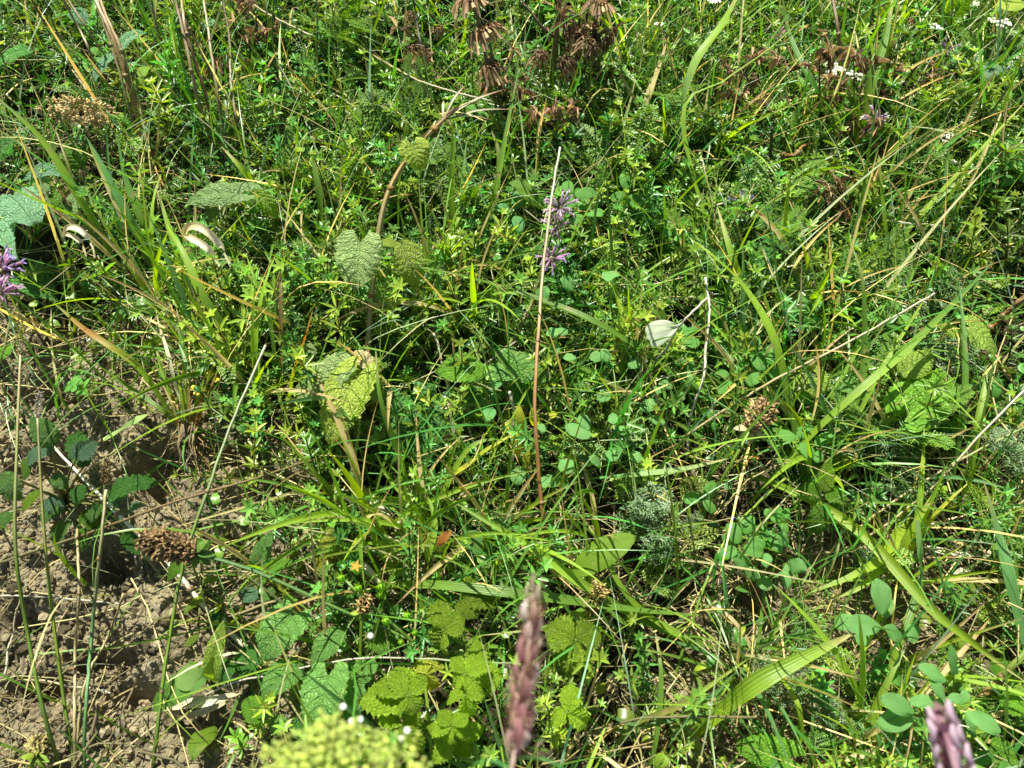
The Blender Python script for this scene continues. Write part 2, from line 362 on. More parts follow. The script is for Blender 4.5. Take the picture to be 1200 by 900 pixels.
bare = np.clip((bare - .30) / .35, 0, 1)[:, None]                      # plain clay where bare; painted shade darkens the soil in gaps among plants
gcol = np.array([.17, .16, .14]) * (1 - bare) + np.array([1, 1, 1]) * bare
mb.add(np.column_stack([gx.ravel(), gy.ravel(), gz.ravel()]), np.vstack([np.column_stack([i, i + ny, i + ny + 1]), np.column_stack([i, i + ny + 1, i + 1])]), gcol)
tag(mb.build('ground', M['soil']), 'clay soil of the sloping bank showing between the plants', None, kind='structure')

# places kept thinner, where broad leaves and flowers shade the low plants out
CLEAR = [(400, 480, 48), (413, 300, 34), (1100, 465, 50), (317, 742, 38), (380, 825, 38), (330, 795, 30), (465, 825, 60), (560, 790, 50), (655, 760, 50), (1150, 395, 38), (540, 430, 38), (610, 435, 34), (705, 650, 34), (30, 240, 44), (245, 240, 38),
         (500, 500, 44), (775, 390, 28), (200, 800, 55), (1045, 720, 44), (1110, 815, 60), (520, 730, 40), (245, 288, 30), (92, 282, 26), (655, 262, 26), (570, 45, 32), (90, 130, 50), (890, 485, 20), (205, 640, 30), (1080, 420, 30), (950, 765, 40), (640, 70, 40), (885, 670, 40), (480, 290, 28)]
def scatter_pts(m, count, x0=-.85, x1=.85, y0=-.52, y1=.88, power=1.0, dens_out=.45):
    x = rs.uniform(x0, x1, count * 5); y = rs.uniform(y0, y1, count * 5); z = HGT(x, y)
    px, py = topix(np.column_stack([x, y, z]))
    p = sample(m, px, py) ** power
    for a, b, r in CLEAR: p = p * (1 - .78 * np.exp(-(((px - a) / r) ** 2 + ((py - b - .3 * r) / (1.25 * r)) ** 2) ** 1.5))
    inside = (px > -60) & (px < 1260) & (py > -80) & (py < 960)
    p = p * np.where(inside, 1, dens_out); k = rs.rand(len(x)) < p
    return np.column_stack([x, y, z])[k][:count], px[k][:count], py[k][:count]

def instance(mb, templates, pts, yaw, tilt, scale, cols=None, tdir=None):
    """numpy-join rotated copies of the templates"""
    n = len(pts); which = rs.randint(0, len(templates), n)
    for k, (V, T, C) in enumerate(templates):
        s = np.where(which == k)[0]
        if not len(s): continue
        cy, sy = np.cos(yaw[s]), np.sin(yaw[s]); ct, st = np.cos(tilt[s]), np.sin(tilt[s]); td = (tdir[s] if tdir is not None else rs.uniform(0, 6.283, len(s)))
        x = V[None, :, 0] * cy[:, None] - V[None, :, 1] * sy[:, None]; y = V[None, :, 0] * sy[:, None] + V[None, :, 1] * cy[:, None]; z = np.repeat(V[None, :, 2], len(s), 0)
        # tilt about a horizontal axis so that +z leans toward td
        ca, sa = np.cos(td)[:, None], np.sin(td)[:, None]
        a = x * ca + y * sa; b = -x * sa + y * ca
        a2 = a * ct[:, None] + z * st[:, None]; z2 = -a * st[:, None] + z * ct[:, None]
        x = a2 * ca - b * sa; y = a2 * sa + b * ca
        W = np.stack([x, y, z2], -1) * scale[s][:, None, None] + pts[s][:, None, :]
        TT = (T[None] + (np.arange(len(s)) * len(V))[:, None, None]).reshape(-1, 3)
        CC = np.repeat(C[None], len(s), 0)
        if cols is not None: CC = CC * cols[s][:, None, :]
        mb.add(W.reshape(-1, 3), TT, CC.reshape(-1, 3))

# --- small templates
def tleaf(mb, base, d, L, wd, col, up=(0, 0, 1), droop=.25, fold=.25):
    d = nrm(d); upv = nrm(np.array(up) - d * np.dot(up, d)); s = np.cross(upv, d)
    b = np.asarray(base); m1 = b + d * L * .35; m2 = b + d * L * .72 - upv * L * droop * .35; t = b + d * L - upv * L * droop
    V = [b, m1 - s * wd * .5 + upv * wd * fold, m2 - s * wd * .38 + upv * wd * fold, t, m2 + s * wd * .38 + upv * wd * fold, m1 + s * wd * .5 + upv * wd * fold]
    mb.add(V, [(0, 1, 2), (0, 2, 3), (0, 3, 4), (0, 4, 5)], col)
def t_bedstraw(h=.06, whorls=5, L=.011, wd=.0032, per=6, bend=.3):
    m = MB(); a = rs.rand() * 6.28; pts = []
    for k in range(7):
        t = k / 6; pts.append([bend * h * t * t * math.cos(a), bend * h * t * t * math.sin(a), h * t])
    tube(m, pts, [.0008, .0005], G['olive'] * 1.1, 3); pts = np.array(pts)
    for k in range(whorls):
        t = (k + 1) / whorls; c = np.array([np.interp(t, np.linspace(0, 1, 7), pts[:, q]) for q in range(3)]); ph = rs.rand() * 6
        for j in range(per):
            q = ph + j * 6.283 / per + rs.uniform(-.15, .15); el = .25 + .5 * t + rs.uniform(-.2, .2)
            ll = L * (1 - .35 * abs(t - .6)) * (.6 if k == whorls - 1 else 1) * rs.uniform(.8, 1.15)
            tleaf(m, c, [math.cos(q), math.sin(q), el], ll, wd, G['cover'] * (1 + .5 * (t - .5)) * rs.uniform(.9, 1.15), droop=rs.uniform(0, .3))
    V, T, C, U = m.arr(); return V, T, C
def t_feather(L=.07, pairs=13, wide=.018, arch=.5, col=None, sub=4):
    m = MB(); col = G['cover'] if col is None else col
    u = np.linspace(0, 1, 9); pts = np.column_stack([L * u * .85, 0 * u, L * arch * np.sin(u * 2.2) * .6]); tube(m, pts, [.0006, .0003], col * 1.1, 3)
    for k in range(pairs):
        t = .15 + .83 * k / pairs; c = np.array([np.interp(t, u, pts[:, q]) for q in range(3)]); pl = wide * math.sin(math.pi * (.12 + .85 * t) ** .8) ** .8
        for s in (-1, 1):
            d = nrm([.45, s, rs.uniform(-.1, .45)])
            for q in range(sub):
                f = (q + 1) / sub; b = c + d * pl * f * .75
                for e in (-1, 1):
                    tleaf(m, b, d * .9 + np.array([e * .8, 0, rs.uniform(-.2, .5)]), pl * (.32 if sub > 1 else .55), (pl * .10 + .0004) if sub > 1 else .0016, col * rs.uniform(.85, 1.25), droop=.1)
            tleaf(m, c, d, pl, .0010 if sub > 1 else .0018, col, droop=.1)
    V, T, C, U = m.arr(); return V, T, C
def t_blade(L=.12, wd=.003, bend=.6, seg=6, col=None):
    u = np.linspace(0, 1, seg + 1); a = .15 + bend * u; dx = np.r_[0, np.cumsum(np.sin(a[1:]) * L / seg)]; dz = np.r_[0, np.cumsum(np.cos(a[1:]) * L / seg)]
    wv = wd * np.clip((1 - u) / .5, .02, 1) ** .7 * .5
    V = np.stack([np.column_stack([dx, -wv, dz + wv * .3]), np.column_stack([dx, 0 * u, dz]), np.column_stack([dx, wv, dz + wv * .3])], 1).reshape(-1, 3)
    T = []
    for k in range(seg):
        for j in range(2):
            p = k * 3 + j; T += [(p, p + 1, p + 4), (p, p + 4, p + 3)]
    return V, np.array(T), np.tile(G['grass'] if col is None else col, (len(V), 1))
def t_straw(L=.08, r=.0008, bend=.5):
    m = MB(); u = np.linspace(0, 1, 6); p = np.column_stack([L * (u - .5), L * bend * .25 * np.sin(u * 3 + rs.rand() * 3), L * .05 * np.sin(u * 5 + rs.rand() * 5)])
    tube(m, p, [r, r * .6], G['straw'] * rs.uniform(.6, 1.1), 4); V, T, C, U = m.arr(); return V, T, C
def t_dryleaf(L=.02, wd=.008):
    m = MB(); u = np.linspace(0, 1, 5); p = np.column_stack([L * (u - .5), L * .3 * u * u, L * .3 * np.sin(u * 3)])
    ribbon(m, p, wd, np.array([.17, .13, .07]) * rs.uniform(.6, 1.9), prof='both', fold=rs.uniform(-.8, .8), twist=rs.uniform(-1, 1), up=np.array([0, 0, 1.])); V, T, C, U = m.arr(); return V, T, C
def t_broad(L=.016, wd=.009, n=4, h=.03):
    m = MB()
    for k in range(n):
        a = k * 2.4 + rs.rand(); hh = h * rs.uniform(.5, 1.1); top = np.array([math.cos(a) * h * .4, math.sin(a) * h * .4, hh]); tube(m, [[0, 0, 0], top * np.array([.4, .4, .6]), top], [.0007, .0004], G['olive'], 3)
        leaf(m, top, top + np.array([math.cos(a), math.sin(a), rs.uniform(-.3, .3)]) * L * rs.uniform(.7, 1.2), wd, 'ovate', up=np.array([0, 0, 1.]), nu=7, nv=5, fold=.45, curl=.3, teeth=3, tooth=.3, col=G['cover'] * rs.uniform(.9, 1.4))
    V, T, C, U = m.arr(); return V, T, C

def rcol(n, base=1.0, v=.25, warm=.12):
    s = base * (1 + v * (rs.rand(n, 1) * 2 - 1)); wq = rs.rand(n, 1) * 2 - 1
    return np.clip(np.column_stack([s * (1 + warm * 2 * wq), s * (1 + warm * .4 * wq), s * (1 - warm * wq)]), .05, 4)

# soil crumbs and clods
cl = []
for k in range(7):
    V, T = ICO1; V = V * (1 + .5 * (rs.rand(len(V), 1) - .5)) * rs.uniform(.7, 1.2, 3); cl.append((V, T, np.ones((len(V), 3))))
pts, px, py = scatter_pts(maps['crumb'], 36000, power=1.3, dens_out=.3)
n = len(pts); sz = .0010 + .0036 * rs.rand(n) ** 3.5; pts[:, 2] += sz * .25
bare = np.clip((sample(maps['crumb'], px, py) - .25) / .3, .25, 1)[:, None]; mb = MB(); instance(mb, cl, pts, rs.rand(n) * 6.28, rs.rand(n) * .6, sz, rcol(n, 1.05, .3, .05) * bare)  # crumbs take the same painted darkening among the plants
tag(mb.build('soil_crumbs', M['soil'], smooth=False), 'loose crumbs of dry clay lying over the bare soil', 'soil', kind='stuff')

# litter
tl = [t_straw(L=rs.uniform(.03, .10), r=rs.uniform(.0004, .0011), bend=rs.uniform(.1, 1.4)) for _ in range(14)]
pts, px, py = scatter_pts(maps['litter'], 6500, dens_out=.4); n = len(pts); pts[:, 2] += .002 + .016 * rs.rand(n) ** 2
mb = MB(); instance(mb, tl, pts, rs.rand(n) * 6.28, rs.randn(n) * .22, rs.uniform(.5, 1.3, n), rcol(n, .85, .5, .06))
tag(mb.build('dead_straw_litter', M['dry']), 'thin dead grass stems and rootlets matted on the soil', 'litter', kind='stuff')
tl = [t_dryleaf(rs.uniform(.008, .022), rs.uniform(.002, .0055)) for _ in range(16)]
pts, px, py = scatter_pts(maps['litter'], 1500, dens_out=.4); n = len(pts); pts[:, 2] += .003 + .01 * rs.rand(n)
mb = MB(); instance(mb, tl, pts, rs.rand(n) * 6.28, rs.randn(n) * .5, rs.uniform(.5, 1.2, n), rcol(n, .9, .4, .1))
tag(mb.build('dead_leaf_litter', M['dry']), 'small curled brown dead leaves lying under the plants', 'litter', kind='stuff')

tl = [t_straw(L=rs.uniform(.10, .22), r=rs.uniform(.0005, .0010), bend=rs.uniform(.1, 1.1)) for _ in range(12)]
pts, px, py = scatter_pts(maps['litter'], 850, dens_out=.4, power=.7); n = len(pts); pts[:, 2] += .012 + .035 * rs.rand(n)
mb = MB(); instance(mb, tl, pts, rs.rand(n) * 6.28, rs.randn(n) * .30, rs.uniform(.5, 1.2, n), rcol(n, 1.05, .45, .06))
tag(mb.build('dry_thatch', M['dry']), 'long bleached dead grass stems lying across the living plants', 'dry grass', kind='stuff')
# bedstraw cover
tl = [t_bedstraw(h=rs.uniform(.035, .075), whorls=rs.randint(4, 7), L=rs.uniform(.008, .015), wd=rs.uniform(.0015, .0030), per=rs.randint(5, 8), bend=rs.uniform(0, .6)) for _ in range(14)]
pts, px, py = scatter_pts(maps['bed'], 6800, power=1.35); n = len(pts)
mb = MB(); instance(mb, tl, pts, rs.rand(n) * 6.28, np.abs(rs.randn(n)) * .5, rs.uniform(.4, 1.4, n) , rcol(n, 1.15, .5, .24))
tag(mb.build('bedstraw_cover', M['cover']), 'dense low green cover of small narrow whorled leaves', 'ground cover', kind='stuff')
# small broad leaved seedlings
tl = [t_broad(rs.uniform(.010, .02), rs.uniform(.006, .012), rs.randint(3, 6), rs.uniform(.015, .045)) for _ in range(10)]
pts, px, py = scatter_pts(maps['broad'], 650, power=1.2); n = len(pts)
mb = MB(); instance(mb, tl, pts, rs.rand(n) * 6.28, np.abs(rs.randn(n)) * .3, rs.uniform(.7, 1.2, n), rcol(n, 1.1, .4, .3))
tag(mb.build('seedling_cover', M['cover']), 'small broad leaved seedlings mixed through the low green cover', 'ground cover', kind='stuff')
# feathery cover
tl = [t_feather(rs.uniform(.04, .08), rs.randint(9, 14), rs.uniform(.010, .018), rs.uniform(.2, .9), sub=3) for _ in range(6)]
pts, px, py = scatter_pts(maps['feather'], 2700, power=1.3); n = len(pts); pts[:, 2] += .012 + .02 * rs.rand(n)
mb = MB(); instance(mb, tl, pts, rs.rand(n) * 6.28, rs.randn(n) * .5, rs.uniform(.6, 1.1, n), rcol(n, 1.1, .35, .2))
tag(mb.build('yarrow_cover', M['cover']), 'green feathery finely cut yarrow leaves carpeting the bank', 'ground cover', kind='stuff')
# fine grass
tl = [t_blade(rs.uniform(.06, .20), rs.uniform(.0009, .0030), rs.uniform(.1, 1.4)) for _ in range(20)]
pts, px, py = scatter_pts(maps['grass'], 10500, power=1.1); n = len(pts); cc = rcol(n, 1.3, .4, .25)
dry = rs.rand(n) < .24; cc[dry] *= np.array([4.6, 2.05, 7.0])
mb = MB(); instance(mb, tl, pts, rs.rand(n) * 6.28, np.abs(rs.randn(n)) * .45, rs.uniform(.5, 1.1, n), cc)
tag(mb.build('fine_grass', M['cover']), 'fine short green and dry grass leaves growing all through the bank', 'grass', kind='stuff')

# the meadow goes on outside the view: the same grass, sprigs and straw, scattered wider
def outer(count, seed):
    r = np.random.RandomState(seed); x = r.uniform(-2.3, 2.3, count); y = r.uniform(-1.5, 3.0, count); k = (np.abs(x) > .78) | (y > .82) | (y < -.46)
    x, y = x[k], y[k]; k = vnoise(x * 5 + 60, y * 5) > -.22; x, y = x[k], y[k]; return np.column_stack([x, y, HGT(x, y)])
pts = outer(15000, 3); n = len(pts); tl = [t_blade(rs.uniform(.08, .2), rs.uniform(.0015, .0036), rs.uniform(.2, 1.3)) for _ in range(10)]; cc = rcol(n, 1.2, .4, .25); dry = rs.rand(n) < .24; cc[dry] *= np.array([4.6, 2.05, 7.0])
mb = MB(); instance(mb, tl, pts, rs.rand(n) * 6.28, np.abs(rs.randn(n)) * .4, rs.uniform(.6, 1.2, n), cc)
tag(mb.build('outer_grass', M['cover']), 'grass of the meadow continuing beyond the edges of the view', 'grass', kind='stuff')
pts = outer(7500, 4); n = len(pts); tl = [t_bedstraw(.07, 5, .016, .0036, 5, .3) for _ in range(6)]
mb = MB(); instance(mb, tl, pts, rs.rand(n) * 6.28, np.abs(rs.randn(n)) * .5, rs.uniform(.8, 1.6, n), rcol(n, 1.1, .45, .25))
tag(mb.build('outer_ground_cover', M['cover']), 'leafy ground cover of the meadow continuing beyond the edges of the view', 'ground cover', kind='stuff')

# ================================================================== THINGS
def PP(l): return np.array([P(*p) for p in l])
def root_of(X): return ground(X[0], X[1])
VEW = nrm(CAM + NRM * .6)                 # "towards the open sky and the path" : the side leaves turn to
def facing(k=.5):
    return nrm(NRM * .75 + np.array(sdir) * k * .6 + rs.uniform(-.16, .16, 3))

LM = [((1100, 465), 'the bright wrinkled leaf'), ((410, 300), 'the leaves of the arching stem'), ((775, 390), 'the white butterfly'), ((243, 290), 'the curled cream straw'), ((92, 282), 'the whitish curled blade'),
 ((90, 130), 'the flat tan seed cluster'), ((205, 640), 'the brown cone seed head'), ((190, 490), 'the rusty root clump'), ((395, 480), 'the mottled yellow green leaf'), ((490, 500), 'the dark round leaf'), ((545, 430), 'the crinkled green leaf pair'),
 ((655, 255), 'the upper purple bloom'), ((648, 305), 'the lower purple bloom'), ((705, 645), 'the smooth pointed leaf'), ((615, 760), 'the blurred purple spike'), ((400, 880), 'the blurred cream flower head'), ((1112, 870), 'the blurred mauve flower tip'),
 ((892, 487), 'the round tan seed head'), ((700, 695), 'the small yellowish burr'), ((1045, 720), 'the large alfalfa trefoil'), ((1110, 820), 'the blue green alfalfa clump'), ((570, 45), 'the brown seed whorls'), ((985, 85), 'the small white flowers'),
 ((1025, 140), 'the mauve withered flower'), ((155, 50), 'the dry stalk bundle'), ((1180, 660), 'the wet blue green blade'), ((950, 765), 'the broad ribbed blade'), ((1150, 395), 'the shadow striped leaf'), ((900, 265), 'the nettle leaf in shade'), ((235, 240), 'the dull wrinkled leaf above the curled straw'),
 ((320, 740), 'the grey green balm leaves'), ((470, 820), 'the bramble leaves'), ((50, 540), 'the leaves by the left edge'), ((30, 240), 'the crinkled blue green leaves'), ((270, 600), 'the lit clay mound'), ((850, 660), 'the patch of dead straw'), ((1150, 20), 'the top right corner'), ((740, 150), 'the bleached upper blade'),
 ((400, 80), 'the feathery leaves at the top'), ((1090, 220), 'the shade in the upper right'), ((960, 600), 'the lobed yellow green leaf'), ((740, 470), 'the lower dark crossing blade'), ((90, 780), 'the bare clay at lower left'), ((560, 560), 'the yellow pointing blade'), ((300, 380), 'the pale long blades'), ((1180, 500), 'the slanting straws')]
LABN = {}
def where(p, pre):
    a, b = topix(np.asarray(p)[None]); a, b = float(a[0]), float(b[0])
    if a < 0 or a > 1200 or b < 0 or b > 900: return pre + ' further out on the bank ' + ('to the left' if a < 0 else 'to the right' if a > 1200 else 'up the slope' if b < 0 else 'down the slope')
    cand = sorted((math.hypot(a - c[0], b - c[1]), c, t) for c, t in LM)
    for d, c, t in cand[:5]:
        dx, dy = a - c[0], b - c[1]
        rel = ('well ' if d > 90 else '') + (('right of' if dx > 0 else 'left of') if abs(dx) > 1.2 * abs(dy) else ('below' if dy > 0 else 'above') if abs(dy) > 1.6 * abs(dx) else ('below and ' if dy > 0 else 'above and ') + ('right of' if dx > 0 else 'left of'))
        l = pre + ' ' + rel + ' ' + t
        if l not in LABN and len(l.split()) <= 16: LABN[l] = 1; return l
    return l if len(l.split()) <= 16 else pre
# ---- grass tufts: six kinds, copied; every blade a part
def make_tuft(nb, L, wd, spread, bend, cols, dryf=.12, scale_col=1.0):
    root = empty('grass_tuft', (0, 0, 0), 'x', 'grass tuft'); root['_o'] = [0, 0, 0]
    for k in range(nb):
        az = rs.rand() * 6.283; ll = L * rs.uniform(.45, 1.1); a0 = rs.uniform(.05, spread); b = bend * rs.uniform(.2, 1.3)
        u = np.linspace(0, 1, 11); ang = a0 + b * u ** 1.3; r = np.cumsum(np.r_[0, np.sin(ang[1:])]) * ll / 10; z = np.cumsum(np.r_[0, np.cos(ang[1:])]) * ll / 10
        o = rs.uniform(-.006, .006, 2); side = rs.uniform(-.15, .15) * u ** 2 * ll
        p = np.column_stack([o[0] + r * math.cos(az) - side * math.sin(az), o[1] + r * math.sin(az) + side * math.cos(az), z - .004])
        c = np.array(cols[rs.randint(len(cols))]) * rs.uniform(.85, 1.2)
        cc = [c * np.array([1.5, 1.05, 1.3]), c, c, c * np.array([1.15, 1.05, 1])]
        if rs.rand() < dryf: cc = [G['straw'] * .8, G['straw'], G['brown'] * 1.6]; 
        elif rs.rand() < .2: cc = [c, c, c, G['straw'] * .8]
        m = MB(); ribbon(m, p, wd * rs.uniform(.6, 1.15), cc, fold=rs.uniform(.25, .6), roll=rs.uniform(-.5, .5), twist=rs.uniform(-1.2, 1.2), up=np.array([0, 0, 1.])); m.build('blade', M['blade'], root)
    clean(root); return root
TK = [make_tuft(12, .17, .0040, .5, 1.0, [G['grass'], G['bright']]), make_tuft(10, .13, .0028, .7, 1.3, [G['grass'], G['blue']]), make_tuft(9, .20, .0055, .45, 1.1, [G['bright'], G['lime']]),
      make_tuft(14, .11, .0020, .8, .9, [G['grass'], G['olive']], .3), make_tuft(10, .15, .0030, .6, .8, [G['straw'] * .8, G['olive'], G['straw']], .8), make_tuft(8, .16, .0048, .7, 1.2, [G['blue'], G['grass']])]
LT = ['mid green grass tuft', 'fine bluish grass tuft', 'coarse bright grass tuft', 'short wiry grass tuft', 'dry straw coloured grass tuft', 'loose blue green grass tuft']
GT = ['mid green grass tufts', 'fine bluish grass tufts', 'coarse bright grass tufts', 'short wiry grass tufts', 'dry grass tufts', 'broad blue green grass tufts']
pts, px, py = scatter_pts(maps['grass'], 230, power=1.6, dens_out=.25)
used = set()
for p in pts:
    k = rs.choice(6, p=[.24, .17, .17, .16, .12, .14]); o = TK[k] if k not in used else copy_tree(TK[k]); used.add(k)
    o.location = p; o['label'] = where(p, LT[k]); o['group'] = GT[k]; s = rs.uniform(.6, 1.05); o.scale = (s, s, s); o.rotation_euler = (rs.uniform(-.25, .25), rs.uniform(-.25, .25), rs.rand() * 6.28)

for q, (a, b, k, s) in enumerate([(480, 645, 0, 1.0), (505, 640, 2, .8), (515, 600, 0, .8), (300, 475, 2, .9), (285, 440, 0, 1.0), (250, 420, 5, .9), (540, 345, 0, 1.0), (528, 385, 2, .7), (400, 330, 0, .9), (950, 570, 2, 1.0), (930, 530, 0, 1.1), (990, 560, 5, 1.0), (1045, 690, 2, .9), (565, 640, 0, .8),
        (700, 650, 2, .7), (190, 365, 2, .9), (165, 345, 5, 1.0), (430, 620, 0, 1.0), (330, 330, 5, .9), (820, 190, 2, 1.0), (800, 330, 0, 1.0), (1000, 230, 0, 1.0), (1090, 350, 5, 1.0), (450, 200, 0, .9), (870, 480, 5, 1.0)]):
    p = P(a, b, 0); o = copy_tree(TK[k]); o.location = p; o['label'] = where(p, LT[k]); o['group'] = GT[k]; o.scale = (s, s, s); o.rotation_euler = (rs.uniform(-.15, .15), rs.uniform(-.15, .15), rs.rand() * 6.28)
# ---- trefoil sprigs (clover, medick)
def make_trefoil(heads, h, L, wd, col, name='clover_sprig'):
    root = empty(name, (0, 0, 0), 'x', 'clover')
    for q in range(heads):
        a = rs.rand() * 6.28 + q * 2.1; hh = h * rs.uniform(.55, 1.1); top = np.array([math.cos(a) * hh * .55, math.sin(a) * hh * .55, hh])
        m = MB(); tube(m, spline([[0, 0, -.004], top * [.3, .3, .6], top], 7), [.0009, .0006], G['lime'] * .8, 5); m.build('stem', M['stem'], root)
        az = rs.rand() * 6.28; tl_ = nrm([rs.uniform(-.35, .35), rs.uniform(-.35, .35) - .15, 1])
        for j in range(3):
            b = az + (j - 1) * 1.75 + rs.uniform(-.15, .15); d = np.array([math.cos(b), math.sin(b), 0]); d = d - tl_ * np.dot(d, tl_) + tl_ * rs.uniform(-.1, .3)
            ll = L * rs.uniform(.8, 1.1); m = MB(); st = top + d * ll * .12
            tube(m, [top, st], [.0005, .0005], G['lime'] * .7, 4)
            leaf(m, st, st + nrm(d) * ll, wd * ll / L, 'ellip' if wd / L < .6 else 'round', up=tl_, fold=rs.uniform(.05, .4), arch=.06, curl=.08, nu=10, nv=7, col=col * rs.uniform(.85, 1.2)); m.build('leaflet', M['smooth'], root)
    clean(root); return root
CK = [make_trefoil(3, .055, .017, .0105, G['clover']), make_trefoil(4, .045, .012, .009, G['clover'] * 1.15), make_trefoil(2, .06, .021, .0115, G['blue'] * 1.05), make_trefoil(4, .035, .009, .0068, G['lime'] * .8)]
LC = ['oval leaved clover sprig', 'low round leaved clover sprig', 'blue green clover sprig', 'tiny yellow green trefoil']
GC = ['oval leaved clover sprigs', 'low round leaved clover sprigs', 'blue green clover sprigs', 'tiny trefoil sprigs']
pts, px, py = scatter_pts(maps['clover'], 230, power=1.3, dens_out=.35)
used = set()
for p in pts:
    k = rs.choice(4, p=[.36, .26, .2, .18]); o = CK[k] if k not in used else copy_tree(CK[k]); used.add(k)
    o.location = p + np.array([0, 0, rs.uniform(0, .012)]); o['label'] = where(p, LC[k]); o['group'] = GC[k]; s = rs.uniform(.75, 1.2); o.scale = (s, s, s); o.rotation_euler = (rs.uniform(-.3, .3), rs.uniform(-.3, .3), rs.rand() * 6.28)

# ---- silvery wormwood sprigs
def make_silver():
    root = empty('wormwood_sprig', (0, 0, 0), 'x', 'wormwood'); h = rs.uniform(.05, .08); p = spline([[0, 0, 0], [.01, 0, h * .5], [.015, .008, h]], 9); m = MB(); tube(m, p, [.0012, .0006], G['silver'] * .8, 5); m.build('stem', M['stem'], root)
    for k in range(9):
        t = .15 + .85 * k / 8; c = p[int(t * 8)]; az = k * 2.4; V, T, C = t_feather(.032 * (1.15 - .45 * t), 5, .014, .7, G['silver'], 1)
        V = V * [1, 1, 1]; x = V[:, 0] * math.cos(az) - V[:, 1] * math.sin(az); y = V[:, 0] * math.sin(az) + V[:, 1] * math.cos(az)
        m = MB(); m.add(np.column_stack([x, y, V[:, 2]]) + c, T, C); m.build('leaf', M['cover'], root)
    clean(root); return root
SK = [make_silver() for _ in range(3)]
pts, px, py = scatter_pts(maps['silver'], 70, x0=-.4, dens_out=.3); pts = np.vstack([pts, [P(a, b + 22, 0) for a, b in [(1020, 440), (1040, 480), (1060, 500), (1035, 530), (1060, 540), (1085, 420), (1075, 395), (1150, 520), (1170, 505), (1185, 530), (1165, 540), (730, 625), (762, 655), (790, 622), (757, 596), (890, 800), (920, 815), (950, 825), (980, 345), (1010, 340)]]])
for q, p in enumerate(pts):
    o = SK[q] if q < 3 else copy_tree(SK[q % 3]); o.location = p + np.array([0, 0, rs.uniform(.008, .035)]); s = rs.uniform(.28, .72); o.scale = (s, s, s)
    o.rotation_euler = (rs.uniform(-.5, .5), rs.uniform(-.5, .5), rs.rand() * 6.28); tag(o, where(p, 'silvery wormwood sprig'), 'wormwood', 'silvery wormwood sprigs')

# ---- upright feathery yarrow leaves
def make_yarrow():
    root = empty('yarrow_plant', (0, 0, 0), 'x', 'yarrow')
    for k in range(5):
        V, T, C = t_feather(rs.uniform(.06, .10), 16, rs.uniform(.014, .020), rs.uniform(.5, 1.0), G['cover'] * rs.uniform(.9, 1.25), 4); az = rs.rand() * 6.28; tl_ = rs.uniform(-.9, -.2); x = V[:, 0] * math.cos(tl_) - V[:, 2] * -math.sin(tl_) * -1; z = -V[:, 0] * math.sin(tl_) + V[:, 2] * math.cos(tl_)
        V = np.column_stack([x * math.cos(az) - V[:, 1] * math.sin(az), x * math.sin(az) + V[:, 1] * math.cos(az), z]); m = MB(); m.add(V, T, C); m.build('feathery_leaf', M['cover'], root)
    clean(root); return root
YK = [make_yarrow() for _ in range(4)]
pts, px, py = scatter_pts(maps['feather'], 110, power=2.2, dens_out=.3)
for q, p in enumerate(pts):
    o = YK[q] if q < 4 else copy_tree(YK[q % 4]); o.location = p + np.array([0, 0, rs.uniform(.01, .035)]); s = rs.uniform(.55, 1.0); o.scale = (s, s, s)
    o.rotation_euler = (rs.uniform(-.3, .3), rs.uniform(-.3, .3), rs.rand() * 6.28); tag(o, where(p, 'feathery yarrow plant'), 'yarrow', 'feathery yarrow plants')
# ---- clods and stones on the bare soil
def make_clod(sq, sub=3):
    V, T = ICO3; f = 1 + .55 * vnoise(V[:, 0] * 2.1 + 50 + rs.rand() * 9, V[:, 1] * 2.1 + V[:, 2] * 2.3 + 60) + .30 * vnoise(V[:, 0] * 6 + 80, V[:, 1] * 6 + V[:, 2] * 5 + 60) + .16 * (rs.rand(len(V)) - .5)
    m = MB(); m.add(V * f[:, None] * sq, T, (.9, .88, .85)); return m.build('clay_clod', M['soil'])
KK = [make_clod(rs.uniform(.6, 1.1, 3)) for _ in range(5)]
for q, (a, b, s) in enumerate([(50, 405, 26), (62, 420, 20), (150, 470, 15), (170, 500, 18), (205, 520, 14), (250, 590, 22), (285, 600, 19), (262, 630, 17), (230, 610, 14), (305, 585, 15), (40, 650, 15), (20, 690, 19), (60, 680, 12),
        (75, 740, 16), (30, 760, 18), (95, 770, 13), (160, 720, 15), (175, 760, 18), (195, 730, 14), (150, 690, 12), (125, 860, 14), (170, 870, 16), (60, 840, 15), (210, 850, 14), (245, 700, 12), (820, 730, 18), (845, 760, 14), (815, 770, 12),
        (870, 850, 15), (840, 880, 14), (800, 690, 11), (690, 580, 8), (15, 600, 16), (115, 420, 12), (180, 445, 10), (265, 480, 12), (310, 540, 14), (12, 500, 14), (380, 620, 9), (1020, 560, 9)]):
    X = P(a, b, 0); r = s * .5 * mpp(X); o = KK[q] if q < 5 else KK[q % 5].copy()
    if q >= 5: COL.objects.link(o)
    o.location = X + NRM * r * .15; o.scale = (r, r, r * .8); o.rotation_euler = tuple(rs.rand(3) * 6.28); tag(o, where(X, 'crumbly clay clod'), 'clod', 'clay clods on the bare soil')

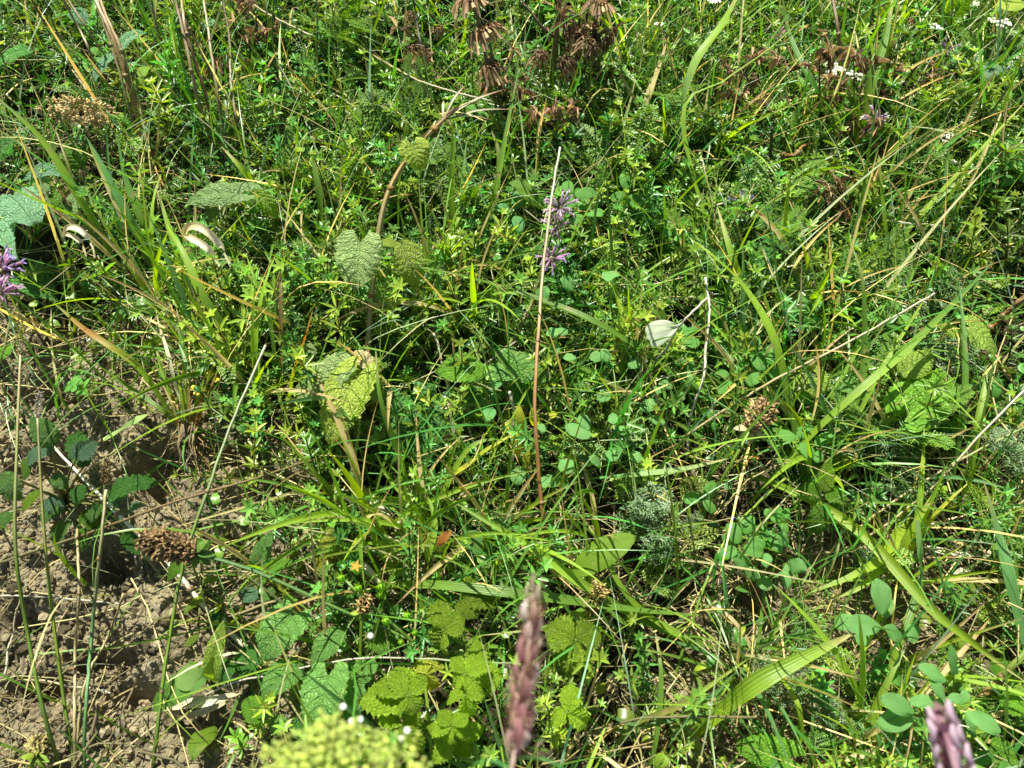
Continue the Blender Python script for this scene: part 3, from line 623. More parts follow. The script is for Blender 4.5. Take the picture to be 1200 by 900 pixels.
# ================================================================== individually placed grass blades
def blade(pts, wpx, col, label, name='grass_plant', cat='grass', fold=.3, roll=0., twist=0., prof='blade', n=26, mat='blade', up=None, group=None):
    q = PP(pts); c = spline(q, n); c = c + (np.sin(np.linspace(0, rs.uniform(5, 14), n) + rs.rand() * 6)[:, None] * rs.uniform(-1, 1, 3) * .0009); wd = wpx * mpp(q[len(q) // 2]); o0 = root_of(q[0]); m = MB()
    ribbon(m, c, wd, col, fold=fold, roll=roll, twist=twist, prof=prof, up=nrm(NRM * .5 + np.array(sdir) * .5 + rs.uniform(-.15, .15, 3)) if up is None else up)
    root = empty(name, o0, label, cat, group); m.build('blade', M[mat], root); clean(root); return root
g, br, bl, dk, ye, lm, st, wh, bn, ru, ol, pa = (G[k] for k in ('grass', 'bright', 'blue', 'dark', 'yellow', 'lime', 'straw', 'white', 'brown', 'rust', 'olive', 'pale'))
BL = [
 ([(905, 500, 1), (800, 443, 5), (700, 380, 8), (600, 341, 9), (520, 318, 10), (436, 305, 10)], 9, [g, g, g, g * .9], 'long dark green grass blade crossing the centre, upper of the two parallel ones'),
 ([(860, 545, 1), (800, 500, 4), (700, 443, 6), (633, 403, 7), (555, 375, 8)], 10, [g, g * .9, bn, g, g, g], 'long grass blade with a brown nick, lower of the two parallel central ones'),
 ([(945, 580, 1), (925, 470, 6), (905, 395, 10), (870, 335, 12), (835, 300, 12), (805, 277, 11)], 13, [g, g, br, br, lm], 'broad arching green blade right of the white butterfly'),
 ([(965, 570, 1), (1005, 460, 6), (1013, 400, 9), (1010, 330, 12), (995, 280, 13)], 8, [dk, g, g, g], 'dark upright curved blade at right centre'),
 ([(880, 590, 1), (950, 510, 6), (1010, 455, 9), (1060, 412, 10), (1120, 352, 10), (1165, 305, 9)], 9, [br, br, br, g, bl], 'straight bright blade rising right beneath the yellowing wrinkled leaves'),
 ([(975, 560, 1), (1000, 500, 5), (1040, 420, 8), (1090, 340, 9)], 6, [br, br, lm], 'narrow light green blade leaning right over the wormwood'),
 ([(880, 555, 2), (930, 577, 5), (985, 607, 7), (1030, 645, 8), (1090, 712, 9), (1130, 745, 9), (1165, 773, 8), (1205, 802, 7)], 13, [g, br, lm, lm, br, lm, st], 'long bright green blade falling diagonally to the lower right corner'),
 ([(1210, 790, 3), (1185, 690, 8), (1170, 630, 10), (1153, 560, 11)], 15, [bl * 1.5, bl * 1.6, bl * 1.4], 'wide blue green blade beaded with water near the right edge'),
 ([(800, 872, 1), (850, 830, 5), (885, 802, 8), (930, 777, 9), (1002, 741, 9)], 21, [br, lm, br, br], 'broad ribbed bright green blade lying across the lower right'),
 ([(690, 562, 2), (740, 558, 5), (800, 550, 7), (856, 537, 7)], 9, [bl * 1.5, bl * 1.6, pa], 'pale blue green blade lying nearly level right of centre'),
 ([(480, 590, 2), (545, 548, 5), (570, 528, 6), (622, 498, 6)], 8, [ol, ye, ye, ye], 'yellow grass blade pointing right below the centre'),
 ([(490, 615, 1), (470, 540, 6), (447, 470, 9), (440, 405, 11)], 7, [g, br, br, g], 'tall green blade just right of the arching dry stem'),
 ([(497, 620, 1), (490, 560, 4), (505, 520, 6), (498, 480, 7)], 6, [g, br, br], 'short straight blade inside the tuft below the dark round leaf'),
 ([(505, 640, 1), (480, 590, 4), (455, 560, 5), (440, 530, 6)], 7, [g, br, br], 'green blade leaning left from the central tuft'),
 ([(505, 650, 1), (515, 590, 4), (545, 530, 7), (575, 515, 7), (598, 520, 6)], 8, [g, br, br, g], 'green blade arching right from the central tuft'),
 ([(415, 620, 1), (415, 560, 4), (420, 510, 5), (423, 480, 6)], 10, [bl * 1.4, bl * 1.5, bl * 1.5, pa], 'pale grey green upright blade below the mottled yellow leaf'),
 ([(430, 690, 1), (500, 685, 5), (580, 692, 7), (640, 700, 7), (740, 715, 5), (830, 722, 2)], 13, [br, g, g, g, g], 'dark green blade lying level behind the blurred purple spike'),
 ([(840, 760, 1), (770, 735, 4), (690, 690, 7), (620, 640, 8), (560, 605, 8), (520, 580, 7)], 10, [g, g, br, br, g], 'long green blade running behind the top of the purple spike'),
 ([(880, 800, 1), (770, 730, 4), (730, 690, 6), (700, 630, 7), (670, 590, 7)], 8, [g, g, br, br], 'green blade standing left of the small brown burr head'),
 ([(780, 790, 1), (740, 740, 3), (700, 710, 5), (640, 735, 6), (560, 745, 5)], 7, [g, g, g], 'curved dark blade between the two ribbed trefoil leaves'),
 ([(1075, 560, 1), (1045, 640, 6), (1005, 672, 7), (945, 697, 6)], 14, [br, lm, lm, br], 'broad yellow green blade reaching left at right centre, upper of a pair'),
 ([(1070, 600, 1), (1040, 655, 5), (1005, 690, 6), (958, 706, 5)], 10, [br, lm, br], 'yellow green blade reaching left at right centre, lower of a pair'),
 ([(1030, 700, 1), (1060, 640, 6), (1085, 595, 8), (1100, 568, 9)], 11, [br, br, lm], 'bright blade rising to the right above the big clover leaflet'),
 ([(1020, 712, 1), (1078, 625, 6), (1110, 590, 8), (1140, 560, 8)], 7, [lm, ye, ye], 'thin yellow blade rising right towards the wet blue green blade'),
 ([(1075, 610, 9), (1078, 650, 8), (1076, 690, 5), (1060, 740, 4), (1040, 790, 2), (1015, 830, 0)], 10, [pa, bl * 1.4, g, br, br], 'pale green blade bending down past the large trefoil on the right'),
 ([(1000, 900, 0), (1040, 800, 5), (1060, 760, 6)], 10, [br, lm, pa], 'light ribbed blade standing left of the blue green trefoils'),
 ([(870, 900, 1), (930, 880, 3), (935, 830, 6), (910, 790, 5), (880, 775, 4)], 9, [g, br, lm, lm], 'light green blade hooking left near the bottom right'),
 ([(925, 770, 1), (933, 740, 2), (922, 715, 3), (912, 690, 4)], 9, [br, pa, st, st * 1.1], 'short blade fading from green to cream below the round clover'),
 ([(795, 180, 2), (800, 130, 8), (815, 75, 12), (845, 30, 14), (868, -12, 14)], 14, [pa, pa, pa, br], 'wide pale striped blade at the top right of centre'),
 ([(850, 330, 2), (800, 140, 10), (850, 95, 13), (905, 55, 15), (970, -6, 16)], 6, [g, br, br, lm], 'slender straight yellow green stalk crossing the upper right'),
 ([(995, 215, 1), (975, 140, 7), (950, 95, 10), (925, 40, 12), (915, -10, 13)], 9, [dk * 1.3, dk * 1.5, g], 'dark green upright blade at the top, right of the pale striped one'),
 ([(995, 240, 1), (1020, 100, 8), (1035, 50, 10), (1047, -8, 12)], 11, [g, br, br, g], 'broad bright blade rising at the upper right beside a rusty stalk'),
 ([(1020, 120, 2), (1045, 80, 6), (1068, 42, 8)], 10, [br, br, ye], 'short broad blade leaning right near the white flowers'),
 ([(870, 300, 1), (930, 220, 7), (975, 198, 9), (1010, 205, 9), (1040, 245, 6)], 9, [ru, st * .8, pa, br, g], 'arched blade with a straw coloured middle on the right above centre'),
 ([(990, 360, 2), (1090, 240, 7), (1145, 180, 9), (1210, 110, 10)], 6, [br, br, lm], 'straight narrow blade climbing to the upper right edge'),
 ([(1000, 350, 1), (1060, 270, 5), (1150, 190, 7)], 9, [bl, br, pa], 'flat shiny blade lying up to the right below the upper edge of the nettles'),
 ([(1050, 330, 1), (1035, 250, 6), (1030, 180, 9)], 6, [g, g, br], 'thin upright blade near the cream pointed straw, right side'),
 ([(1100, 290, 3), (1150, 187, 7), (1182, 110, 9)], 4, [ol, st, st * .8], 'thin olive and straw stalk leaning at far right'),
 ([(1110, 600, 0), (1125, 500, 6), (1130, 420, 9), (1125, 330, 11)], 9, [g, g, bl * 1.3], 'upright green stalk in front of the bright wrinkled leaf'),
 ([(1130, 600, 0), (1145, 500, 5), (1155, 440, 7), (1150, 420, 8)], 11, [br, lm, pa], 'thick pale green hollow stem right of the bright wrinkled leaf'),
 ([(545, 300, 1), (540, 240, 6), (545, 190, 8), (548, 160, 9)], 7, [pa, pa, bl * 1.4], 'pale narrow blade standing upright left of the purple flowers'),
 ([(535, 330, 0), (530, 220, 8), (530, 140, 12)], 8, [g, br, br], 'tall bright upright blade above the crossing dark blades'),
 ([(560, 300, 1), (580, 225, 8), (600, 120, 12), (607, 85, 13)], 6, [br, br, g, g], 'slender green stalk rising towards the brown seed whorls'),
 ([(565, 330, 1), (585, 200, 7), (575, 150, 9)], 9, [g, bl, g], 'flat green blade behind the slender green stalk'),
 ([(385, 320, 0), (375, 230, 7), (365, 180, 9)], 12, [dk * 1.4, g, g], 'broad dark green blade standing left of the arching dry stem'),
 ([(530, 375, 1), (515, 345, 4), (518, 300, 6), (510, 280, 6)], 9, [bl, bl * 1.4, pa], 'pale greyish blade bending over the small trefoils'),
 ([(350, 320, 2), (310, 240, 6), (285, 200, 9), (258, 170, 10)], 11, [g, br, lm, lm], 'yellow green folded blade at the upper left above the curled straw'),
 ([(150, 340, 1), (130, 300, 4), (90, 225, 9), (40, 155, 12), (-8, 108, 14)], 9, [g, br, br, g], 'long bright blade crossing the upper left corner'),
 ([(160, 345, 1), (100, 260, 6), (82, 200, 9), (65, 150, 10)], 5, [g, g, ol], 'thin dark blade beside the long bright blade at upper left'),
 ([(190, 345, 0), (165, 280, 5), (130, 215, 9), (100, 158, 11)], 10, [g, g, bl * 1.5, bl * 1.6], 'pale tipped broad blade at left, in front of dry stalks'),
 ([(185, 340, 0), (170, 270, 6), (148, 210, 8), (137, 157, 10)], 9, [g, g, bl * 1.4], 'second pale tipped blade at left, a little more upright'),
 ([(165, 310, 2), (140, 250, 6), (115, 195, 8), (103, 165, 9)], 5, [st * .8, st, ye], 'straw coloured jointed stalk between the pale tipped blades'),
 ([(240, 395, 0), (210, 300, 7), (190, 240, 9), (180, 215, 9)], 8, [g, br, br], 'bright green blade rising left of the curled cream straw'),
 ([(290, 450, 1), (265, 390, 6), (235, 340, 9), (210, 290, 11), (195, 260, 11)], 10, [g, g, br, br], 'long broad blade sweeping up left at the left centre'),
 ([(300, 440, 1), (255, 400, 5), (225, 375, 7), (215, 365, 7)], 8, [g, g, bl * 1.4], 'short blue green blade crossing the base of the long sweeping blades'),
 ([(215, 505, 0), (170, 440, 5), (120, 400, 7), (60, 355, 7)], 7, [ol, br, ru, g], 'green and rust coloured blade leaning left from the root clump'),
 ([(218, 508, 0), (190, 480, 3), (150, 455, 4), (110, 425, 5)], 7, [ol, g, g], 'dull green blade lying left from the root clump'),
 ([(220, 500, 0), (218, 430, 6), (208, 370, 8), (206, 360, 8)], 9, [ru, ru, ol, g], 'rust and green blade standing upright from the root clump'),
 ([(222, 495, 0), (200, 430, 5), (190, 390, 6), (183, 360, 7)], 5, [wh * .8, wh * .8, st], 'bleached thin blade standing in the root clump'),
 ([(336, 490, 0), (345, 440, 5), (360, 390, 8), (367, 362, 9)], 9, [lm, lm, ru, ru], 'upright yellow blade with a rusty tip left of the big wrinkled leaves'),
 ([(332, 480, 0), (330, 420, 5), (330, 350, 8), (328, 310, 9)], 6, [ye, br, ru, bn], 'upright green and brown blade beside the rusty tipped blade'),
 ([(330, 470, 0), (318, 380, 6), (300, 330, 8), (290, 300, 9)], 6, [g, g, br], 'dark thin blade left of the rusty tipped blade'),
 ([(120, 517, 2), (140, 505, 4), (160, 492, 5), (178, 484, 5)], 13, [pa * 1.3, pa * 1.4, pa * 1.2], 'short cut pale blade lying on the clay at left'),
 ([(480, 700, 0), (450, 650, 4), (430, 610, 6), (418, 590, 7)], 9, [g, g, br], 'green blade left of the yellowed small leaf, leaning left'),
 ([(485, 690, 0), (455, 640, 4), (440, 600, 6), (432, 570, 7)], 9, [g, br, br], 'second green blade beside the yellowed leaf, steeper'),
 ([(505, 690, 0), (503, 650, 4), (508, 610, 6), (498, 570, 7)], 9, [g, br, br], 'upright bright blade behind the rust spotted yellow leaf'),
 ([(340, 820, 1), (355, 795, 3), (385, 780, 4), (410, 768, 4)], 9, [g, br, br], 'light blade running up right between the grey green wrinkled leaves'),
 ([(760, 900, 1), (770, 860, 4), (775, 790, 6), (768, 740, 7)], 7, [g, g, g], 'dark upright blade near the bottom centre right'),
 ([(700, 900, 1), (745, 850, 4), (800, 825, 6), (880, 770, 7)], 8, [g, ol, lm], 'olive blade lying right at the bottom of the frame'),
 ([(1060, 905, 1), (1090, 870, 3), (1140, 848, 4), (1205, 825, 3)], 9, [st, st, st * .9], 'straw coloured blade curving to the lower right edge'),
 ([(930, 905, 1), (1010, 885, 3), (1100, 868, 4), (1210, 872, 3)], 9, [ru * 1.2, st, st, st * .9], 'dry yellow blade lying level behind the blurred flower at the right'),
 ([(800, 330, 2), (850, 400, 4), (900, 420, 4), (935, 432, 3)], 8, [br, g, pa], 'pale blade lying under the broad arching blade'),
 ([(830, 480, 2), (790, 410, 5), (770, 370, 7), (735, 330, 8)], 7, [g, g, g], 'green blade passing just behind the white butterfly'),
 ([(725, 470, 0), (730, 400, 5), (720, 340, 7), (690, 318, 7), (682, 322, 6)], 9, [br, br, br, lm], 'arched light green blade right of the lower purple bloom'),
 ([(815, 470, 0), (800, 420, 3), (765, 345, 7), (740, 300, 8)], 8, [g, g, g], 'straight green blade left of the butterfly'),
 ([(900, 430, 0), (870, 340, 6), (858, 300, 8), (840, 240, 9)], 10, [g, dk * 1.5, br], 'straight bluish blade rising left of the arching broad blade'),
 ([(945, 480, 0), (925, 420, 5), (900, 360, 8), (880, 310, 9)], 9, [br, br, g], 'bright blade leaning left behind the arching broad blade'),
 ([(640, 860, 1), (690, 830, 4), (750, 850, 4), (850, 840, 3), (960, 900, 1)], 6, [g, bl, g], 'thin wavy blade low at the bottom right of centre'),
 ([(410, 310, 3), (330, 255, 6), (300, 245, 7)], 6, [g, g, g], 'small green blade crossing behind the arching stem, left side'),
 ([(675, 230, 1), (715, 190, 5), (735, 130, 8), (745, 90, 10)], 6, [br, br, g], 'slim bright stalk right of the thick brown stem'),
 ([(740, 190, 1), (755, 130, 6), (770, 85, 8), (785, 40, 10)], 9, [st, wh * .8, st], 'bleached blade at the upper middle right'),
 ([(725, 160, 2), (780, 70, 7), (800, 40, 8)], 7, [pa, pa, pa], 'pale green blade leaning beside the bleached one at the top'),
]
for b in BL: blade(b[0], b[1] * rs.uniform(.95, 1.12), [np.asarray(z_) * rs.uniform(.8, 1.15) for z_ in b[2]] + ([np.asarray(b[2][-1]), st * .8] if rs.rand() < .4 else []), b[3], roll=rs.uniform(-.25, .25), twist=rs.uniform(-.5, .5), fold=rs.uniform(.2, .5))

# curled cream straw loops
blade([(221, 284, 11), (216, 274, 13), (222, 266, 14), (236, 267, 14.5), (252, 279, 14), (264, 294, 12), (274, 316, 2)], 9.5, [st, st, wh, wh, wh, st], 'cream dry blade curled into a loop at the left', 'curled_straw', 'dry blade', prof='flat', mat='bleached', n=40, up=nrm(CAM), fold=.5)
blade([(76, 278, 11), (78, 268, 12), (87, 266, 13), (98, 272, 13), (107, 284, 11), (113, 302, 2)], 7, [st, wh, wh, wh * .9], 'whitish dry blade curled over at the far left', 'curled_straw', 'dry blade', prof='flat', mat='bleached', n=40, up=nrm(CAM), fold=.5)
blade([(219, 276, 13), (226, 281, 13.5), (240, 289, 13.5), (252, 301, 12), (262, 318, 2)], 8, [st, wh, wh, st], 'shorter cream dry blade curled just under the bigger cream loop', 'curled_straw', 'dry blade', prof='flat', mat='bleached', n=40, up=nrm(CAM), fold=.5)
blade([(78, 274, 12), (88, 278, 12), (98, 288, 11), (103, 306, 1)], 6, [st, wh * .9, wh * .8], 'thin whitish dry blade curled below the far left one', 'curled_straw', 'dry blade', prof='flat', mat='bleached', n=30, up=nrm(CAM), fold=.5)
DRY = [([(185, 833, 1), (215, 826, 2), (245, 822, 2.5), (285, 812, 2)], 13, [st, wh, wh, st], 'wide flattened bleached straw on the clay at lower left'),
 ([(205, 845, 1), (235, 835, 2), (270, 822, 2)], 8, [st, wh * .9, st], 'shorter bleached straw just under the wide one'),
 ([(420, 565, 2), (440, 590, 3), (462, 615, 3), (478, 622, 2)], 10, [st, wh * .9, st], 'cream broken straw left of the central grass tuft'),
 ([(1080, 640, 1), (1110, 648, 2), (1150, 652, 2)], 10, [wh * .8, wh, wh * .8], 'bleached thick straw lying level on the litter at right'),
 ([(1100, 690, 1), (1120, 675, 2), (1145, 660, 2)], 8, [wh * .8, wh * .9, st], 'bleached straw slanting below the level one at right'),
 ([(590, 470, 2), (600, 510, 4), (606, 535, 4)], 8, [ye, ye, st], 'small yellow upright blade under the central stalk'),
 ([(800, 700, 1), (850, 720, 3), (880, 760, 3), (900, 830, 1)], 5, [st, st * .8, st], 'arched dead stem in the straw patch at lower right'),
 ([(1200, 560, 2), (1165, 640, 3), (1130, 670, 2)], 6, [st, wh * .8, st], 'bent dead straw behind the wet blade at right'),
 ([(385, 632, 3), (405, 655, 3), (430, 665, 4), (455, 690, 3), (480, 700, 1)], 6, [wh * .8, wh, st * .9], 'pale twisted straw beside the yellowed leaf'),
 ([(940, 345, 2), (955, 400, 3), (968, 450, 1)], 6, [st, st, bn], 'thin straw blade right of the arching broad blade'),
 ([(945, 330, 2), (990, 320, 5), (1030, 318, 5), (1060, 325, 3)], 5, [br, ye, ru], 'level yellow and rust blade at the right above centre'),
 ([(950, 210, 5), (940, 265, 4), (955, 330, 2)], 6, [st, st * .8, ru], 'cream and rust hanging straw at upper right'),
 ([(1095, 240, 5), (1100, 300, 2), (1120, 370, 1)], 5, [wh * .7, wh * .8, st], 'pale drooping straw near the right edge')]
for b in DRY: blade(b[0], b[1], b[2], b[3], 'dry_straw', 'dry blade', mat='dry', prof='both', roll=rs.uniform(-.2, .2), twist=rs.uniform(-.4, .4))

# ---- thin stalks
def stalk(pts, rpx, col, label, name='dry_stalk', cat='stalk', mat='stem', group=None, nodes=(), extra=None):
    q = PP(pts); c = spline(q, 36); mp_ = mpp(q[len(q) // 2]); o0 = root_of(q[0])
    root = empty(name, o0, label, cat, group); c = c + (np.sin(np.linspace(0, rs.uniform(6, 16), 36) + rs.rand() * 6)[:, None] * rs.uniform(-1, 1, 3) * .0011); m = MB(); tube(m, c + .0007 * (rs.rand(*c.shape) - .5), np.array(rpx) * mp_ * .5, col, 6, .1); m.build('stem', M[mat], root)
    for t in nodes:
        k = c[int(t * 35)]; m = MB(); blob(m, k, 1.1 * rpx[0] * mp_ * .62, bn * 1.2, 1, .2); m.build('node', M['stem'], root)
    if extra: extra(root, c, mp_)
    clean(root); return root
stw = [st * .8, st, st * .9]
ST = [([(127, 150, 0), (112, 120, 3), (70, 60, 8), (36, -5, 12)], [3, 2.2], [ol, st * .6, ol], 'thin olive stalk, leftmost of the fan at the top left'),
 ([(120, 122, 0), (92, 70, 6), (68, 40, 9), (50, -5, 12)], [3, 2], [ol, ol, st * .6], 'thin greenish stalk, second of the fan at the top left'),
 ([(128, 118, 0), (108, 65, 6), (90, 30, 9), (73, -5, 12)], [3.5, 2.5], [st * .6, st * .7], 'pale brown stalk, third of the fan at the top left'),
 ([(150, 112, 0), (120, 62, 6), (100, 30, 9), (78, -5, 12)], [3.5, 2.5], [st * .7, st * .8], 'straight tan stalk, fourth of the fan at the top left'),
 ([(178, 200, 0), (160, 135, 5), (138, 60, 10), (108, -8, 14)], [6, 4.5], [st * .7, ru, st * .8], 'thick tan stalk in the dry bundle at the top left'),
 ([(185, 200, 0), (164, 125, 5), (143, 65, 10), (116, -8, 14)], [5, 4], [ru * .8, st * .8, ru], 'rusty stalk in the dry bundle at the top left'),
 ([(172, 198, 0), (150, 120, 5), (132, 62, 9), (112, -4, 13)], [4, 3], [bn, st * .7, bn], 'dark brown stalk in the dry bundle at the top left'),
 ([(215, 120, 0), (199, 92, 3), (188, 50, 7), (176, -6, 11)], [4, 3], [st * .6, bn * 1.2, st * .7], 'brown stalk standing right of the dry bundle, top left'),
 ([(262, 225, 0), (245, 160, 5), (226, 90, 10), (204, -6, 15)], [5, 4], [ol, st * .6, bn], 'brownish stalk, left one of the clump above the curled straw'),
 ([(266, 228, 0), (254, 180, 4), (240, 110, 9), (217, 30, 13), (212, -5, 14)], [4.5, 3.5], [ol, ru * .7, st * .7], 'reddish stalk, second in the clump above the curled straw'),
 ([(272, 225, 0), (262, 160, 5), (252, 90, 9), (238, -5, 14)], [4, 3], [ol, st * .6, st * .7], 'tan stalk, third in the clump above the curled straw'),
 ([(280, 215, 0), (275, 140, 5), (270, 70, 9), (262, -5, 13)], [4, 2.5], [bn, st * .6, st * .6], 'brown stalk, fourth in the clump above the curled straw'),
 ([(268, 130, 3), (222, 32, 10), (195, -6, 12)], [4, 3], [bn * .8, st * .7], 'slanting brown stalk crossing the clump at the top left'),
 ([(390, 230, 2), (345, 110, 6), (322, 60, 9), (320, -5, 12)], [3, 2], [g, ol, g], 'thin green stalk left of the feathery leaves at the top'),
 ([(375, 160, 2), (372, 80, 7), (371, -5, 11)], [3, 2], [g, g], 'upright thin green stalk at the top left of centre'),
 ([(410, 65, 4), (330, 25, 7), (280, -6, 9)], [3, 2.5], [wh * .7, st], 'pale straw slanting down right at the top'),
 ([(400, 42, 5), (455, 75, 8), (505, 100, 10), (575, 118, 11)], [2.5, 2], [st, st, wh * .8], 'fine pale straw running down to the brown seed whorls'),
 ([(180, 195, 2), (205, 165, 4), (222, 142, 5)], [3, 2], [wh * .8, wh * .8], 'short bleached straw leaning right at the upper left'),
 ([(40, 250, 2), (85, 230, 4), (125, 207, 5)], [2.5, 2], [wh * .8, st], 'thin straw over the crinkled blue green leaves, upper one'),
 ([(45, 272, 2), (85, 250, 4), (140, 220, 5)], [2.5, 2], [wh * .8, st], 'thin straw over the crinkled blue green leaves, lower one'),
 ([(320, 790, .5), (250, 722, 2), (200, 662, 3), (130, 595, 4.5), (60, 520, 5), (20, 470, 5)], [7, 5, 3], [st, wh * 1.1, wh * 1.15, wh, bl], 'thick white bleached stalk slanting across the bare clay at left'),
 ([(178, 905, 0), (185, 850, 3), (200, 740, 6), (215, 660, 8), (240, 585, 10), (270, 500, 11), (311, 405, 12)], [5, 4, 3], [g, br, pa, wh * .7], 'tall pale green stalk leaning right over the clay at left'),
 ([(98, 905, 0), (100, 830, 4), (108, 740, 7), (118, 640, 9), (124, 572, 10)], [4.5, 3.5], [bl * 1.3, bl * 1.4, st], 'blue green upright stalk with a brown seed tip at lower left'),
 ([(88, 905, 0), (86, 840, 3), (90, 760, 6), (91, 690, 8), (92, 620, 9)], [4, 3], [st * .8, st, st * .8], 'straight tan stalk between two green ones at lower left'),
 ([(85, 905, 0), (100, 800, 3), (125, 750, 4), (145, 695, 4)], [4, 2.5], [st * .7, st * .9], 'short tan stalk slanting right on the clay'),
 ([(-8, 662, 4), (100, 626, 6), (200, 590, 7), (300, 560, 6), (400, 528, 3)], [3.5, 2.5], [ol * .9, bn, bn * 1.2, ol], 'thin brown stalk running level across the clay at left'),
 ([(-8, 698, 1), (60, 700, 1.5), (145, 708, 1)], [2.5, 2], [wh * .7, wh * .8], 'thin pale straw lying level on the clay, upper of a pair'),
 ([(-8, 692, 1), (50, 695, 1.5), (90, 705, 1)], [2, 2], [st, st], 'thin tan straw lying level on the clay, beside the pale one'),
 ([(20, 797, 1), (75, 802, 2), (130, 812, 1)], [3, 2], [st * .9, wh * .8], 'tan straw on the clay near the bottom left'),
 ([(43, 765, 1), (90, 764, 2), (120, 758, 2), (165, 740, 1)], [3.5, 2.5], [pa, pa, st], 'pale greenish runner lying on the clay at lower left'),
 ([(5, 790, 1), (15, 740, 2), (25, 690, 2)], [3, 2], [wh * .7, st * .8], 'whitish stalk at the lower left edge'),
 ([(130, 890, 1), (200, 840, 3), (270, 800, 4), (320, 790, 5), (390, 776, 6), (470, 772, 7), (600, 776, 8)], [2.5, 2.2], [st, wh * .7, wh * .7, pa], 'long hair thin straw curving over the lower wrinkled leaves'),
 ([(220, 727, 1), (270, 722, 3), (330, 702, 4), (400, 692, 3)], [3.5, 3], [bn * 1.4, st * .7, st * .6], 'light brown twig above the lower wrinkled leaves'),
 ([(300, 765, 1), (340, 758, 2), (400, 788, 2)], [5, 4], [ru * .9, G['grey'], ru * .8], 'pinkish brown runner between the lower wrinkled leaves'),
 ([(395, 790, 1), (430, 790, 2), (455, 784, 1)], [5, 5], [ru * .8, G['grey'] * .9], 'short pinkish brown twig left of the bramble leaves'),
 ([(800, 512, 4), (900, 450, 8), (1010, 392, 10), (1095, 345, 11)], [3.5, 2.5], [st * .8, st, wh * .8], 'long straight tan straw slanting up right of the seed head'),
 ([(803, 540, 1), (812, 480, 5), (826, 430, 7), (830, 380, 9), (828, 325, 10)], [3.5, 3], [wh * .8, wh * .9, wh * .8], 'whitish upright straw right of the butterfly'),
 ([(930, 650, 1), (1000, 640, 3), (1090, 572, 6), (1150, 510, 8), (1205, 450, 9)], [3, 2.5], [st * .8, st, wh * .8], 'straw slanting up to the right edge, upper of a pair'),
 ([(945, 670, 1), (1030, 600, 4), (1110, 548, 6), (1205, 498, 7)], [3.5, 2.5], [st * .8, st, pa], 'straw slanting up to the right edge, lower of a pair'),
 ([(1205, 762, 8), (1185, 782, 7), (1160, 808, 5), (1120, 850, 3), (1090, 880, 1)], [8, 7], [br, ol * 1.5, ru, lm, lm], 'thick jointed green stem with a brown ring at the lower right'),
 ([(1210, 340, 7), (1190, 358, 6), (1165, 380, 4), (1120, 420, 1)], [7, 5], [bn * 1.3, ru * .9, bn * 1.2], 'thick reddish brown stem entering at the right edge'),
 ([(1170, 500, 1), (1205, 470, 4), (1180, 440, 5), (1160, 400, 6)], [4, 3], [bn, st, ru], 'brown stem behind the striped yellow leaf at right'),
 ([(643, 645, 0), (637, 615, 6), (631, 560, 9), (627, 480, 11), (631, 400, 12), (636, 310, 14), (646, 235, 15), (657, 172, 16)], [5, 4.8, 4.4, 3], [ru * 1.1, ru, ru * 1.2, st * .75, wh * .7], 'tall thin reddish stalk standing upright at the centre'),
 ([(620, 290, 5), (700, 190, 7), (722, 215, 7)], [2, 2], [ol, ol], 'very thin olive stalk right of the purple blooms'),
 ([(725, 420, 1), (745, 380, 4), (780, 350, 5), (828, 350, 6)], [3, 2.5], [st * .8, st], 'thin straw passing over the butterfly area'),
 ([(790, 395, 4), (770, 415, 3), (745, 450, 1), (735, 462, 0)], [5, 4], [G['grey'], G['grey'] * 1.2, st], 'greyish twig below the butterfly'),
 ([(760, 440, 2), (785, 400, 9), (805, 373, 12), (828, 348, 13)], [3.5, 3], [G['grey'], wh * .7, wh * .7], 'pale twig that the butterfly rests on'),
 ([(905, 225, 1), (903, 190, 5), (905, 150, 8)], [5, 3.5], [G['dkbrown'] * .5, G['dkbrown'] * .6], 'short black stem left of the arched blade'),
 ([(910, 183, 3), (930, 180, 5), (950, 168, 5)], [6, 4], [bn * 1.5, ru, bn], 'smooth reddish curved stem in the upper right'),
 ([(800, 400, 1), (840, 290, 4), (825, 200, 8), (820, 180, 8)], [3, 2.5], [ol, st * .7], 'slender dull stalk above the butterfly'),
 ([(1010, 175, 2), (990, 90, 7), (980, 30, 11), (975, -5, 12)], [5, 4], [pa, bn, bn * .9], 'dark brown stalk with a pale foot at the upper right'),
 ([(1018, 160, 2), (1025, 90, 6), (1030, 60, 7)], [5, 3], [ru * .8, ru], 'rusty stalk beside the broad bright blade, upper right'),
 ([(1065, 165, 2), (1060, 120, 5), (1100, 60, 8)], [3, 2], [ol, ol], 'thin leaning stalk below the small white flowers'),
 ([(1155, 400, 1), (1165, 250, 5), (1182, 105, 9)], [3.5, 2.5], [st * .8, ru, st * .7], 'long brownish stalk near the right edge'),
 ([(775, 260, 4), (790, 262, 4), (1060, 262, 6)][0:0] or [(1035, 258, 5), (1070, 262, 6), (1105, 265, 6)], [2.5, 2.5], [wh * .7, wh * .8], 'short white straw lying level at the right above centre'),
 ([(530, 470, 1), (520, 430, 4), (508, 390, 6)], [3.5, 3], [st, wh * .8], 'pale upright straw left of the crinkled green pair'),
 ([(535, 560, 0), (530, 500, 4), (524, 455, 6), (520, 440, 6)], [5, 3.5], [st, wh * .8, st], 'bundle like pale straw below the crinkled green pair'),
 ([(600, 545, 1), (602, 500, 3), (601, 475, 5), (598, 458, 6)], [3, 3.5], [wh * .8, wh * .9], 'white thin stalk with a forked tip under the centre'),
 ([(610, 590, 1), (570, 470, 5), (560, 420, 7), (552, 395, 7)], [4, 3], [g, ye * .8, g], 'thin green stalk left of the reddish stalk'),
